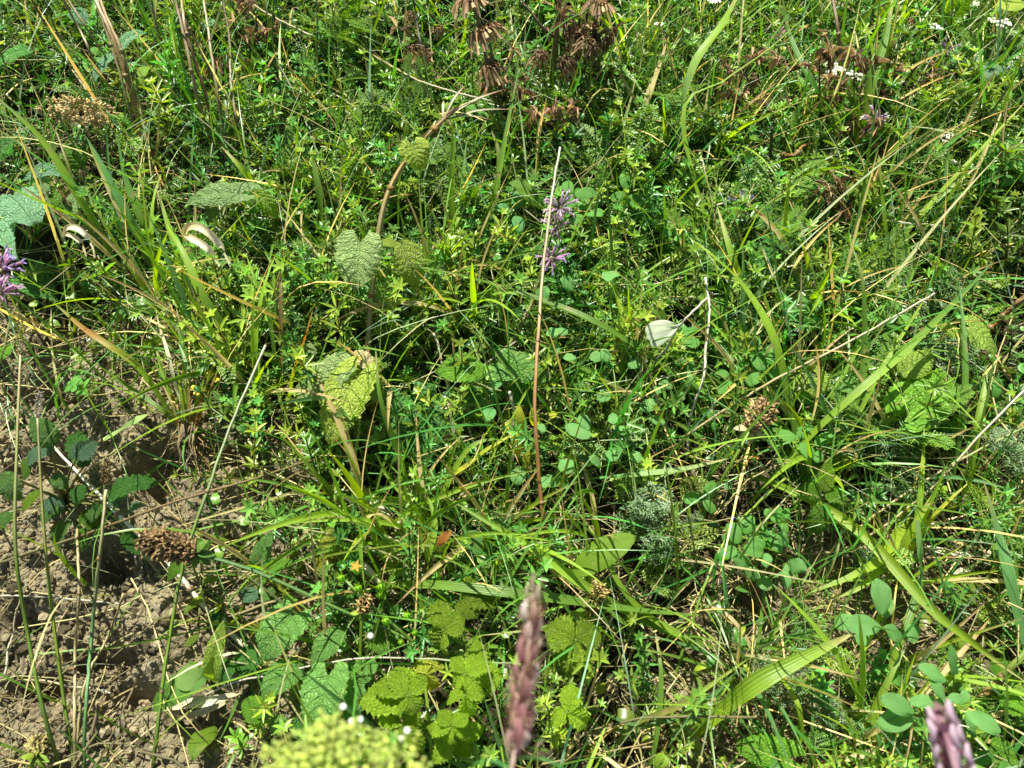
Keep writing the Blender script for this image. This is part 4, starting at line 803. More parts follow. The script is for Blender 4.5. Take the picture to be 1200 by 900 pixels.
 ([(480, 545, 1), (510, 490, 4), (560, 435, 6), (605, 400, 7)], [3, 2.5], [st * .8, G['grey']], 'tan twig crossing in front of the crinkled green pair'),
 ([(625, 500, 1), (645, 400, 4), (660, 330, 6), (668, 280, 7)][0:0] or [(570, 440, 2), (600, 400, 5), (625, 350, 7), (640, 300, 9)], [6, 4], [lm, ol * 1.4, ol], 'yellow green ridged stem rising to the purple blooms'),
 ([(720, 720, 2), (690, 790, 1), (675, 870, 0)][::-1], [4, 3], [st, wh * .8], 'pale stalk right of the blurred spike'),
 ([(790, 800, 1), (820, 700, 4), (860, 620, 6), (920, 560, 7)], [4, 3], [g, br, lm], 'green stalk from the straw patch up to the yellowish burr'),
 ([(935, 760, 1), (900, 700, 4), (870, 590, 5), (880, 510, 7)][0:0] or [(825, 600, 1), (850, 560, 4), (870, 520, 6), (882, 500, 8)], [3.5, 3], [g, br, br], 'green stem under the round tan seed head'),
]
for s_ in ST:
    stalk(s_[0], s_[1], s_[2], s_[3], nodes=(rs.uniform(.2, .45), rs.uniform(.55, .8)) if s_[1][0] > 3.4 else ())

# ================================================================== leafy plants placed by hand
def leaf_part(root, l, mat, stemcol, rootX, kind, defaults):
    bx, by, bh, tx, ty, th, wpx = l[:7]; o = dict(defaults); o.update(l[7] if len(l) > 7 else {})
    bh, th = bh + 1.3, th + 1.3; B = P(bx, by, bh); T = P(tx, ty, th); mw = wpx * mpp((B + T) / 2); cl = o.pop('cl', None); pet = o.pop('pet', True); lab = o.pop('lab', None); k = o.pop('kind', kind); mt = o.pop('mat', mat)
    c = o.pop('col'); f = rs.uniform(.9, 1.12); o.setdefault('up', facing(.45))
    m = MB(); leaf(m, B, T, mw, k, col=c * f, **o); lf = m.build('leaf', M[mt], root)
    if lab: lf['label'] = lab
    if pet:
        A = rootX + (B - rootX) * .02; mid = (A + B) / 2 + np.array([0, 0, .3 * np.linalg.norm(B - A)]) * .4 - np.array([0, 0, .003])
        m = MB(); tube(m, spline([A, mid, B], 8), [.0013, .0008], stemcol, 6); m.build('petiole', M['stem'], lf if False else root)
def plant(name, label, cat, rootpx, leaves, mat='wrinkled', kind='ovate', stemcol=None, **df):
    X = P(*rootpx, 0); o0 = root_of(X); root = empty(name, o0, label, cat)
    d = dict(col=G['wrink'], quilt=.035, fold=.22, arch=.07, curl=.16, nu=44, nv=17, teeth=12, tooth=.15)
    if mat == 'veined': d.update(quilt=.030, teeth=8, tooth=.26, fold=.30, nu=42)
    if mat == 'smooth': d.update(quilt=0, teeth=0, nu=14, nv=7, fold=.2)
    d.update(df)
    for l in leaves: leaf_part(root, l, mat, G['olive'] * 1.2 if stemcol is None else stemcol, X, kind, d)
    clean(root); return root
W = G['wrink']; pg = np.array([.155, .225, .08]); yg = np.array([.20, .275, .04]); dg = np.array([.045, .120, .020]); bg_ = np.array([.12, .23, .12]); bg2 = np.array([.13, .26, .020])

# the tall arching dry stem with its crinkled leaves
X = P(432, 470, 0); root = empty('arching_herb', root_of(X), 'tall arching dry tan stem with crinkled paired leaves and a drooping leaf', 'herb')
c = spline(PP([(433, 480, 0), (431, 425, 4), (433, 380, 6), (440, 300, 10), (452, 235, 13), (475, 190, 15), (505, 155, 17), (535, 128, 18), (560, 118, 18)]), 60)
m = MB(); tube(m, c, [.0030, .0027, .0025, .0021, .0012], [ru, st * .85, st * 1.05, G['gold'] * 1.2, st], 9, .16); m.build('stem', M['dry'], root)
for dx_, cl_ in ((.0018, ru * .6), (-.0017, bn * 1.3), (.0002, st)):
    m = MB(); tube(m, (c + np.array([dx_, 0, .0012]))[2:56], [.0010, .0006], [cl_, cl_ * .8], 5, .3); m.build('stem_rib', M['dry'], root)
for t_ in (20, 38, 50):
    m = MB(); blob(m, c[t_], .0036, ru * .8, 2, .3, (1, 1, .8)); m.build('node', M['dry'], root)
for e_ in [(600, 128, 15), (590, 105, 17), (575, 140, 15), (545, 100, 18), (520, 118, 16), (530, 150, 14)]:
    m = MB(); ribbon(m, spline([c[52], (c[52] + P(*e_)) / 2 + [0, 0, .004], P(*e_)], 10), .0022, [st * .8, wh * .8, ru], prof='both', fold=.5); m.build('dry_bract', M['dry'], root)
for l in [(422, 285, 10, 416, 336, 9, 62, dict(kind='cordate', col=pg * 1.1, quilt=.035, lab='pale grey green heart shaped crinkled leaf')), (470, 284, 10, 490, 336, 9, 42, dict(col=yg * .8, quilt=.03, fold=.5)), (484, 170, 16, 492, 198, 15, 40, dict(col=yg, kind='cordate', fold=.5)),
          (447, 283, 10, 468, 288, 10, 14, dict(col=yg * .9, pet=False)), (433, 275, 10, 440, 292, 9, 16, dict(col=yg, pet=False)),
          (418, 442, 6, 382, 519, 5, 62, dict(kind='cordate', col=yg * .9, quilt=.03, lab='large mottled yellow green crinkled leaf')), (398, 432, 5, 342, 462, 5, 52, dict(col=pg, kind='cordate', quilt=.035)), (440, 420, 5, 408, 445, 5, 42, dict(col=yg * .8)),
          (360, 425, 3, 352, 398, 3, 30, dict(col=pg)), (435, 430, 6, 415, 410, 6, 22, dict(col=st * .8, mat='dry', lab='withered brown leaf on the stem')), (437, 445, 5, 444, 475, 4, 18, dict(col=pg, pet=False))]:
    leaf_part(root, (l[0], l[1], l[2], l[3], l[4], l[5], l[6], dict(l[7], pet=False)), 'wrinkled', G['gold'], X, 'ovate', dict(col=W, quilt=.04, fold=.30, arch=.05, curl=.2, nu=46, nv=19, teeth=10, tooth=.16))
for a, b in (((437, 283, 10), (422, 285, 10)), ((443, 283, 10.), (470, 284, 10))):
    m = MB(); tube(m, PP([a, b]), [.0014, .0010], G['gold'], 6); m.build('petiole', M['stem'], root)
clean(root)

plant('nettle_leaf_pair', 'two crinkled mid green leaves spreading left and right under the centre', 'herb', (568, 470), [(566, 436, 6, 508, 430, 6, 42, dict(col=bg2 * .75)), (585, 425, 5, 640, 440, 5, 50, dict(col=W * 1.1, kind='cordate')), (600, 455, 3, 630, 470, 3, 34, dict(col=dg)), (560, 455, 3, 548, 472, 3, 30)], quilt=.03, up=NRM)
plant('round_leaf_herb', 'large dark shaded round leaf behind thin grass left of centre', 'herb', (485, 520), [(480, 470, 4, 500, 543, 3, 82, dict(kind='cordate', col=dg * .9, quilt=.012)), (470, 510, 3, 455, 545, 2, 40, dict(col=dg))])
plant('balm_plant', 'clump of grey green wrinkled balm leaves at the bottom left', 'herb', (385, 800), [
 (343, 722, 5, 303, 772, 5, 58, dict(kind='cordate', col=W * 1.15)), (402, 740, 5, 361, 778, 5, 36, dict(col=W)), (350, 775, 4, 306, 818, 4, 42, dict(col=W * 1.1)), (385, 792, 5, 372, 862, 5, 62, dict(kind='cordate', col=W * 1.15)),
 (312, 842, 4, 284, 818, 4, 32, dict(col=bg2 * .7)), (420, 800, 5, 402, 845, 4, 40, dict(col=W)), (330, 860, 3, 322, 835, 3, 24, dict(col=W)), (432, 745, 4, 470, 752, 4, 40, dict(col=bg2 * .6)), (440, 775, 3, 400, 805, 3, 34, dict(col=W * 1.1)),
 (350, 840, 3, 362, 872, 3, 26, dict(col=dg)), (300, 760, 2, 280, 790, 2, 40, dict(col=dg)), (270, 775, 2, 255, 800, 2, 30, dict(col=dg))], quilt=.028)
plant('dock_seedling', 'smooth dark green folded leaves lying on the clay at the lower left', 'herb', (245, 790), [(243, 792, 2, 166, 830, 1, 36, dict(col=dg * 1.1, kind='ovate', fold=.5, curl=.25)), (240, 800, 2, 205, 790, 3, 30, dict(col=W, kind='ellip')), (252, 850, 1, 225, 882, 2, 28, dict(col=bg2 * .5, kind='ellip'))], mat='smooth')
plant('yellowing_leaf', 'narrow upright yellow green leaf beside the dark folded leaves', 'leaf', (258, 815), [(262, 728, 7, 245, 808, 3, 26, dict(kind='ellip', col=yg * 1.15, fold=.5, mat='wrinkled')), (235, 790, 2, 222, 775, 3, 12, dict(col=bg2))], quilt=.02)
plant('serrate_seedling', 'light green toothed leaves beneath the brown cone seed head', 'herb', (238, 690), [(238, 635, 5, 192, 680, 4, 24, dict(col=bg2 * .8)), (225, 660, 5, 246, 632, 6, 26, dict(col=bg2 * .7)), (236, 690, 3, 250, 675, 4, 18, dict(col=yg)), (240, 700, 3, 216, 716, 3, 14, dict(col=yg)), (250, 715, 2, 262, 745, 2, 24, dict(col=dg)), (232, 745, 2, 215, 758, 2, 12, dict(col=yg))], mat='veined')
plant('mint_shoot', 'pair of upright blue green toothed leaves on the clay edge', 'herb', (312, 690), [(305, 672, 3, 312, 628, 5, 30, dict(col=W)), (306, 680, 4, 336, 655, 5, 26, dict(col=bg2 * .75)), (300, 690, 2, 283, 705, 2, 26, dict(col=bg_ * .7)), (310, 695, 2, 322, 700, 2, 20, dict(col=W))])
plant('edge_nettle', 'cluster of toothed green leaves growing at the left edge', 'herb', (78, 590), [
 (62, 522, 7, 38, 488, 8, 34, dict(col=W * 1.1)), (62, 524, 6, 25, 545, 6, 26, dict(col=bg_ * .8)), (40, 538, 5, 22, 562, 4, 28, dict(col=bg2 * .65)), (2, 555, 5, 22, 588, 4, 32, dict(col=W)), (48, 575, 6, 22, 600, 6, 14, dict(col=lm)), (62, 558, 5, 80, 572, 5, 20, dict(col=W * 1.2)),
 (88, 538, 4, 112, 515, 4, 34, dict(col=bg_ * .6)), (100, 545, 3, 84, 500, 3, 30, dict(col=dg)), (96, 568, 5, 88, 592, 5, 26, dict(col=dg * 1.4)), (128, 582, 5, 178, 560, 5, 36, dict(col=dg * 1.3)), (140, 590, 4, 125, 572, 4, 22, dict(col=bg_ * .9)), (68, 590, 4, 45, 615, 3, 28, dict(col=W)), (98, 600, 3, 120, 625, 3, 26, dict(col=bg2 * .7)),
 (75, 610, 3, 66, 640, 3, 28, dict(col=W * 1.1)), (100, 620, 3, 92, 648, 3, 22, dict(col=bg2 * .7)), (145, 625, 2, 176, 652, 2, 26, dict(col=dg)), (55, 585, 4, 75, 600, 4, 24, dict(col=bg_ * .8)), (150, 600, 2, 165, 590, 3, 18, dict(col=bg_)), (10, 600, 3, 0, 620, 3, 24, dict(col=W)), (115, 590, 4, 105, 612, 4, 24, dict(col=W))], mat='veined', quilt=.02)
plant('horehound', 'crinkled blue green frosted leaves at the upper left edge', 'herb', (40, 285), [(42, 262, 5, 8, 218, 5, 50, dict(col=bg_)), (30, 240, 5, 50, 268, 4, 40, dict(col=bg2 * .6)), (30, 208, 5, 80, 200, 5, 26, dict(col=bg_ * .8)), (2, 248, 6, 6, 282, 5, 36, dict(col=bg_ * 1.1)), (80, 262, 3, 100, 215, 4, 30, dict(col=pg)), (70, 245, 4, 55, 225, 4, 26, dict(col=bg2 * .6)), (95, 195, 4, 78, 170, 5, 34, dict(col=bg2 * .7)), (15, 165, 4, -8, 190, 3, 40, dict(col=dg)), (55, 225, 5, 36, 205, 5, 20, dict(col=pg))], quilt=.045, fold=.4)
plant('pale_leaf', 'flat pale edged leaf at the very top left', 'leaf', (10, 75), [(40, 60, 5, -10, 72, 5, 34, dict(col=dg * 1.5))], kind='ellip')
plant('curled_leaf', 'blue green curled leaf between the dry stalks at the top left', 'leaf', (140, 70), [(138, 60, 6, 168, 34, 7, 24, dict(col=bg_ * 1.3)), (138, 66, 5, 108, 88, 4, 22, dict(col=bg_ * 1.1)), (100, 28, 5, 82, 8, 6, 22, dict(col=bg_ * .8))], quilt=.05, fold=.6)
plant('folded_leaf', 'dull wrinkled leaf just above the curled cream straw', 'leaf', (268, 265), [(284, 228, 9, 212, 235, 8, 42, dict(col=pg * .75, kind='cordate')), (300, 225, 9, 328, 255, 7, 22, dict(col=lm)), (255, 245, 7, 240, 262, 6, 24, dict(col=pg * .6))], quilt=.05, fold=.3)
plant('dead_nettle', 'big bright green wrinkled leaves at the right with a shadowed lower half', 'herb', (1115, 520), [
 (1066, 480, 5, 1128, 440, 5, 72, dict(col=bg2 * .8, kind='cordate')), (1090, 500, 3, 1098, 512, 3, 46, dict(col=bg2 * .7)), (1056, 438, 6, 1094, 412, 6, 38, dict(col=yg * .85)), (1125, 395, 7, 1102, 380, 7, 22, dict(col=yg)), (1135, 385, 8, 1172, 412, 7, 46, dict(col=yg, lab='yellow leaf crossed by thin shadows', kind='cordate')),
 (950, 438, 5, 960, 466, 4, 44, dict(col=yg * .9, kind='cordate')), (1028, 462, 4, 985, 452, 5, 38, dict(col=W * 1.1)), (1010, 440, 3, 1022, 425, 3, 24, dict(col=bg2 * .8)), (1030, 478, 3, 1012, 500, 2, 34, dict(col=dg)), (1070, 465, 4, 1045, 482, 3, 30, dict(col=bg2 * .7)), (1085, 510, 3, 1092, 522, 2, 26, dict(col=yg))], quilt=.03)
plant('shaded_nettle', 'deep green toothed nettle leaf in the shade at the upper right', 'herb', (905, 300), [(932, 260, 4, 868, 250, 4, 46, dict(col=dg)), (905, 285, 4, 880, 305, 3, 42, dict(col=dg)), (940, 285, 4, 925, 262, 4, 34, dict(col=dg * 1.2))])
plant('small_nettle', 'light green crinkled leaf above a dark one right of the butterfly', 'herb', (845, 420), [(848, 390, 4, 825, 372, 5, 32, dict(col=bg2 * .75)), (850, 385, 3, 880, 415, 3, 50, dict(col=dg * .9)), (835, 420, 2, 860, 445, 2, 44, dict(col=dg)), (832, 362, 5, 852, 372, 5, 22, dict(col=bg2 * .9))])
plant('lobed_seedling', 'yellow green lobed leaves below the wormwood', 'herb', (965, 610), [(965, 575, 5, 972, 540, 6, 22, dict(col=lm)), (962, 580, 5, 935, 572, 5, 26, dict(col=bg2 * .8)), (968, 582, 5, 995, 582, 5, 24, dict(col=bg2)), (964, 592, 5, 955, 628, 4, 30, dict(col=bg2 * .9)), (970, 590, 4, 988, 600, 4, 22, dict(col=bg2))], mat='veined')
plant('corner_leaf', 'broad crinkled bright leaf at the bottom edge right of centre', 'leaf', (890, 905), [(925, 888, 3, 862, 872, 3, 44, dict(col=bg2 * .8, kind='cordate'))])
plant('edge_herb', 'yellow green crinkled leaves at the lower right edge', 'herb', (1190, 840), [(1205, 830, 5, 1170, 815, 5, 36, dict(col=bg2)), (1160, 850, 3, 1125, 830, 3, 60, dict(col=bg2 * .6)), (1185, 875, 3, 1160, 895, 3, 40, dict(col=bg2 * .7)), (1135, 815, 2, 1110, 800, 2, 44, dict(col=W)), (1205, 800, 4, 1185, 815, 4, 26, dict(col=yg)), (1165, 790, 3, 1185, 775, 3, 26, dict(col=bg2 * .7))])
plant('smooth_leaf', 'smooth pointed green leaf striped by grass shadows, right of the spike tip', 'leaf', (670, 690), [(668, 676, 3, 739, 626, 6, 36, dict(col=bg2 * .65, kind='ellip', fold=.15))], mat='smooth')
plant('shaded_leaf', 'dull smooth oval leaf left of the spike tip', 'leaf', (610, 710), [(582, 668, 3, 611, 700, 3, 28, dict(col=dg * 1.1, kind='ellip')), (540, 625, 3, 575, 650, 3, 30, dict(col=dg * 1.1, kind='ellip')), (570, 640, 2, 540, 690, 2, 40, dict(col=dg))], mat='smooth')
plant('single_leaf', 'deep green smooth leaf left of the upper purple bloom', 'leaf', (632, 255), [(633, 243, 5, 601, 210, 7, 26, dict(col=g, kind='ellip', fold=.3))], mat='smooth')
plant('green_leaf', 'narrow upright green leaf below the thick brown stem at the top', 'leaf', (648, 145), [(647, 138, 4, 641, 118, 7, 20, dict(col=bg2, kind='ellip')), (655, 138, 4, 660, 115, 7, 14, dict(col=bg2, kind='ellip'))], mat='smooth')
plant('yellowed_leaf', 'small round yellow leaf with orange edges near the lower centre', 'leaf', (395, 668), [(392, 655, 4, 386, 620, 5, 28, dict(col=np.array([.30, .32, .04]), kind='round')), (390, 655, 3, 368, 664, 3, 20, dict(col=np.array([.34, .30, .035]), kind='round')), (394, 650, 3, 408, 658, 3, 16, dict(col=np.array([.30, .19, .04]), kind='round'))], mat='veined')
plant('rust_leaf', 'small leaf with a rust orange patch below the yellow pointing blade', 'leaf', (520, 650), [(512, 640, 4, 527, 623, 6, 11, dict(col=np.array([.24, .11, .02]), kind='ellip')), (520, 646, 3, 508, 632, 4, 12, dict(col=yg, kind='round'))], mat='smooth')
plant('yellow_seedling', 'upright yellow leaves at the foot of the reddish stalk', 'herb', (625, 540), [(612, 505, 5, 608, 478, 7, 12, dict(col=ye * 1.1, kind='ellip')), (628, 500, 5, 624, 482, 7, 11, dict(col=ye * 1.2, kind='ellip')), (608, 535, 3, 604, 505, 5, 14, dict(col=ye, kind='ellip')), (618, 560, 2, 617, 522, 4, 10, dict(col=ye * .8, kind='ellip')), (645, 490, 3, 652, 482, 3, 9, dict(col=ye, kind='round'))], mat='smooth')
# top right broad leaves
plant('corner_broadleaf', 'sunlit yellow green broad leaf in the top right corner', 'leaf', (1190, 40), [(1172, 10, 8, 1205, -2, 8, 26, dict(col=yg * 1.2)), (1160, 90, 4, 1140, 75, 4, 14, dict(col=yg)), (1150, 95, 5, 1175, 70, 5, 22, dict(col=bg_ * .8, kind='ellip'))], mat='smooth')
plant('cut_leaf', 'yellow green lobed leaf behind the dark blade at the upper right', 'leaf', (985, 165), [(985, 150, 4, 972, 120, 5, 28, dict(col=yg)), (1000, 150, 4, 1008, 128, 4, 26, dict(col=bg2)), (1075, 150, 4, 1090, 128, 5, 22, dict(col=bg2)), (1175, 165, 3, 1182, 158, 4, 18, dict(col=yg * 1.3, kind='round'))], mat='veined')
plant('shade_leaf', 'broad yellow green leaf beneath the arched blade at the right', 'leaf', (1015, 250), [(1000, 235, 4, 1035, 195, 4, 34, dict(col=yg * .8)), (890, 200, 4, 858, 185, 4, 24, dict(col=bg2 * .8)), (760, 185, 4, 785, 140, 5, 34, dict(col=yg))], mat='veined')
plant('shaded_herb', 'dark broad leaves hidden behind the dry stalks at the top', 'herb', (330, 130), [(340, 110, 3, 318, 96, 3, 26, dict(col=dg * 1.4)), (330, 128, 3, 345, 108, 4, 22, dict(col=dg)), (240, 80, 3, 232, 60, 4, 20, dict(col=bg2 * .8)), (290, 85, 3, 280, 105, 3, 30, dict(col=W)), (248, 22, 5, 240, 32, 5, 16, dict(col=bg_ * 1.4, kind='round'))])
plant('trefoil_top', 'bright green trefoil leaves left of the dry stalk clump at the top', 'clover', (172, 110), [(180, 75, 6, 170, 62, 7, 18, dict(kind='round')), (178, 84, 6, 192, 78, 6, 12, dict(kind='round')), (175, 78, 6, 165, 85, 6, 14, dict(kind='round')), (170, 102, 4, 160, 92, 5, 16, dict(kind='round')), (172, 100, 4, 178, 90, 4, 14, dict(kind='round')), (162, 50, 5, 176, 44, 5, 14, dict(kind='round'))], mat='smooth', col=bg2 * .8)
plant('left_dark_nettle', 'dark leaf behind the purple flowers at the far left', 'leaf', (40, 330), [(20, 320, 3, 55, 340, 3, 48, dict(col=dg)), (2, 420, 3, 10, 400, 3, 22, dict(col=bg2 * .8))])

# bramble and strawberry trefoils
def trefoil(label, centre, leaflets, col, name='bramble_leaf', cat='bramble', w=.62):
    centre = (centre[0], centre[1], centre[2] + 3.5); col = col * np.array([1.9, 1.6, 1.3]); leaflets = [(a, b, c + 3, d * 1.2) for a, b, c, d in leaflets]; C0 = P(*centre); o0 = root_of(P(centre[0], centre[1] + 20, 0)); root = empty(name, o0, label, cat)
    m = MB(); tube(m, spline([o0, (o0 + C0) / 2 + [0, 0, .006], C0], 8), [.0013, .0009], G['lime'] * .8, 6); m.build('stem', M['stem'], root)
    for (tx, ty, th, wp) in leaflets:
        m = MB(); T = P(tx, ty, th); leaf(m, C0 + (T - C0) * .04, T, wp * mpp(T), 'nettle', col=col * rs.uniform(.85, 1.15), up=facing(.5), quilt=.055, fold=.42, arch=.05, curl=.14, nu=46, nv=15, teeth=9, tooth=.28); m.build('leaflet', M['veined'], root)
    clean(root)
trefoil('strawberry trefoil with shaded lower leaflet just right of the blurred spike', (675, 750, 5), [(637, 735, 4, 44), (705, 738, 5, 38), (660, 790, 4, 44)], bg2 * .6, 'strawberry_leaf', 'strawberry')
trefoil('strawberry trefoil with a tall leaflet at the lower centre', (520, 738, 5), [(512, 700, 5, 30), (545, 725, 5, 34), (515, 765, 4, 34)], bg2 * .65, 'strawberry_leaf', 'strawberry')
trefoil('low strawberry trefoil right of the tall one', (540, 700, 3), [(560, 725, 3, 40), (570, 685, 3, 36), (590, 705, 3, 30)], bg2 * .5, 'strawberry_leaf', 'strawberry')
trefoil('bramble trefoil with the longest leaflet pointing left at the bottom', (487, 825, 6), [(413, 818, 6, 38), (462, 778, 6, 34), (480, 860, 4, 26)], bg2 * .95)
trefoil('bramble trefoil rising at the bottom centre with an upright leaflet', (560, 795, 5), [(558, 745, 6, 26), (590, 790, 5, 34), (545, 830, 4, 30)], bg2 * .9)
trefoil('bramble trefoil left of the blurred spike base', (535, 865, 5), [(500, 850, 5, 26), (505, 895, 4, 26), (552, 890, 4, 22), (570, 850, 4, 22)], bg2)
trefoil('small bramble trefoil between two brighter ones at the bottom', (545, 815, 7), [(520, 822, 6, 18), (570, 812, 6, 20), (550, 845, 6, 20)], bg2 * 1.1)
trefoil('yellow green bramble trefoil right of the spike base', (665, 835, 5), [(672, 798, 5, 26), (692, 850, 4, 24), (645, 848, 4, 22)], bg2 * 1.1)
trefoil('yellowing bramble leaflets above the blurred cream flower head', (500, 790, 3), [(490, 770, 3, 22), (520, 775, 3, 20), (508, 812, 2, 20)], yg * 1.1)
trefoil('narrow bramble leaflets below the blurred spike at the bottom', (470, 850, 5), [(440, 838, 5, 22), (452, 880, 4, 20), (500, 885, 4, 24)], bg2 * .85)

trefoil('pointed bright bramble leaflets right beside the left long one at the bottom', (478, 815, 7), [(432, 800, 6, 26), (455, 782, 7, 24), (500, 790, 7, 26), (490, 838, 6, 24), (455, 838, 6, 22)], bg2 * .9)
trefoil('fresh yellow green bramble shoot under the upright leaflet', (545, 790, 7), [(528, 768, 7, 20), (572, 772, 7, 24), (562, 812, 6, 24), (530, 806, 6, 22)], bg2)
trefoil('bramble shoot with five small leaflets low by the spike', (530, 850, 7), [(512, 832, 7, 20), (550, 836, 7, 20), (556, 862, 6, 20), (520, 876, 6, 20), (500, 858, 6, 18)], bg2)
# alfalfa: groups of oval blue green leaflets
def alfalfa(label, rootpx, lf, col, name='alfalfa', cat='alfalfa'):
    X = P(*rootpx, 0); o0 = root_of(X); root = empty(name, o0, label, cat)
    for (bx, by, bh, tx, ty, th, wp) in lf:
        bh, th = bh + 2, th + 2; B = P(bx, by, bh); T = P(tx, ty, th); m = MB()
        leaf(m, B, T, wp * mpp(T), 'ellip', col=col * rs.uniform(.88, 1.15), up=facing(.5), fold=.16, arch=.05, curl=.05, nu=16, nv=9); m.build('leaflet', M['smooth'], root)
        m = MB(); tube(m, spline([X, (X + B) / 2 + [0, 0, .004], B], 7), [.0010, .0006], G['lime'] * .7, 5); m.build('stalk', M['stem'], root)
    clean(root)
AC = np.array([.085, .215, .060])
alfalfa('large alfalfa trefoil of three broad oval leaflets at lower right', (1040, 760), [(1034, 722, 7, 1030, 677, 7, 25), (1034, 735, 7, 990, 731, 7, 25), (1036, 735, 7, 1058, 748, 6, 20), (1037, 725, 5, 1043, 700, 5, 14), (1020, 745, 4, 1002, 752, 4, 18), (1002, 722, 3, 978, 735, 3, 18), (1060, 735, 4, 1078, 748, 4, 24)], AC)
alfalfa('clump of long blue green alfalfa leaflets above the blurred mauve flower', (1110, 850), [(1073, 836, 7, 1033, 817, 7, 24), (1072, 838, 6, 1030, 850, 6, 26), (1110, 798, 8, 1077, 780, 8, 20), (1118, 792, 8, 1114, 757, 9, 14), (1108, 820, 8, 1090, 795, 8, 14), (1105, 825, 7, 1066, 822, 7, 18), (1112, 822, 6, 1088, 830, 6, 14), (1130, 835, 7, 1175, 858, 7, 22), (1130, 840, 5, 1145, 865, 5, 12), (1110, 820, 7, 1128, 817, 7, 13), (1075, 838, 5, 1078, 858, 4, 12), (1128, 832, 5, 1132, 808, 6, 12)], AC)
alfalfa('patch of small rounded alfalfa leaves on the litter below the centre right', (885, 680), [(880, 660, 5, 858, 652, 5, 20), (885, 665, 5, 876, 680, 4, 20), (898, 665, 5, 898, 648, 5, 14), (905, 690, 5, 888, 678, 5, 18), (903, 680, 5, 920, 670, 5, 14), (930, 672, 5, 938, 655, 5, 22), (922, 660, 4, 922, 690, 4, 12), (868, 635, 4, 852, 622, 4, 14), (880, 612, 4, 868, 608, 4, 14), (915, 635, 3, 905, 645, 3, 18), (910, 625, 4, 925, 638, 3, 16), (862, 690, 3, 880, 695, 3, 12), (850, 625, 5, 856, 640, 4, 15)], AC * 1.05)
alfalfa('string of round leaflets right of the lower purple bloom', (720, 400), [(672, 340, 8, 658, 325, 9, 18), (712, 330, 9, 718, 316, 9, 20), (632, 355, 6, 640, 336, 7, 18), (650, 358, 6, 672, 352, 6, 14), (655, 392, 6, 640, 388, 6, 16), (648, 390, 6, 666, 388, 6, 12), (645, 412, 5, 655, 405, 5, 16), (676, 420, 5, 660, 418, 5, 12), (690, 420, 5, 706, 416, 5, 16), (706, 408, 5, 712, 424, 5, 14), (735, 425, 4, 752, 428, 4, 14), (612, 370, 5, 600, 362, 5, 14), (660, 352, 6, 646, 362, 5, 12)], AC * 1.1)
alfalfa('low patch of oval clover leaflets right of the reddish stalk foot', (700, 540), [(662, 498, 5, 692, 512, 5, 22), (690, 505, 5, 680, 485, 5, 14), (712, 493, 5, 724, 488, 5, 16), (720, 505, 4, 742, 500, 4, 18), (672, 540, 4, 656, 552, 4, 20), (690, 535, 4, 705, 545, 4, 14), (722, 540, 4, 712, 528, 4, 18), (738, 530, 4, 752, 540, 4, 14), (652, 570, 3, 632, 560, 3, 20), (750, 480, 3, 770, 470, 3, 18), (760, 490, 3, 780, 495, 3, 14), (615, 550, 3, 600, 565, 3, 22), (700, 470, 3, 715, 460, 3, 16), (640, 505, 4, 628, 500, 4, 14)], AC * 1.1)
alfalfa('oval leaflets lying just below the butterfly', (780, 460), [(752, 425, 4, 735, 428, 4, 14), (788, 455, 3, 772, 446, 3, 18), (802, 455, 3, 806, 435, 4, 16), (775, 460, 3, 760, 455, 3, 14), (790, 470, 2, 802, 462, 3, 14), (812, 440, 3, 806, 422, 3, 13)], AC)
alfalfa('small green trefoils near the yellow flowers at left', (250, 470), [(262, 470, 3, 250, 460, 4, 10), (262, 472, 3, 276, 470, 4, 10), (290, 505, 2, 280, 500, 3, 10), (295, 500, 2, 300, 512, 3, 9), (235, 460, 3, 228, 452, 3, 8)], AC * 1.1)

# whorled bedstraw shoots that stand clear of the cover
def whorl_shoot(label, base, top, n, lpx, col):
    c = spline(PP([base, ((base[0] + top[0]) / 2 + 3, (base[1] + top[1]) / 2, (base[2] + top[2]) / 2), top]), 12); o0 = root_of(c[0]); root = empty('bedstraw_shoot', o0, label, 'bedstraw')
    m = MB(); tube(m, c, [.0012, .0008], G['lime'] * .8, 5); m.build('stem', M['stem'], root)
    for k in range(n):
        cc = c[int(round((k + 1) / n * 11))]; m = MB(); ph = rs.rand() * 6; L = lpx * mpp(cc) * (1 if k < n - 1 else .65)
        for j in range(6):
            q = ph + j * 1.047; leaf(m, cc, cc + np.array([math.cos(q), math.sin(q), .35 + .3 * (k == n - 1)]) * L, L * .28, 'ellip', nu=7, nv=3, col=col, fold=.3, up=np.array([0, 0, 1.]))
        m.build('leaf_whorl', M['cover'], root)
    clean(root)
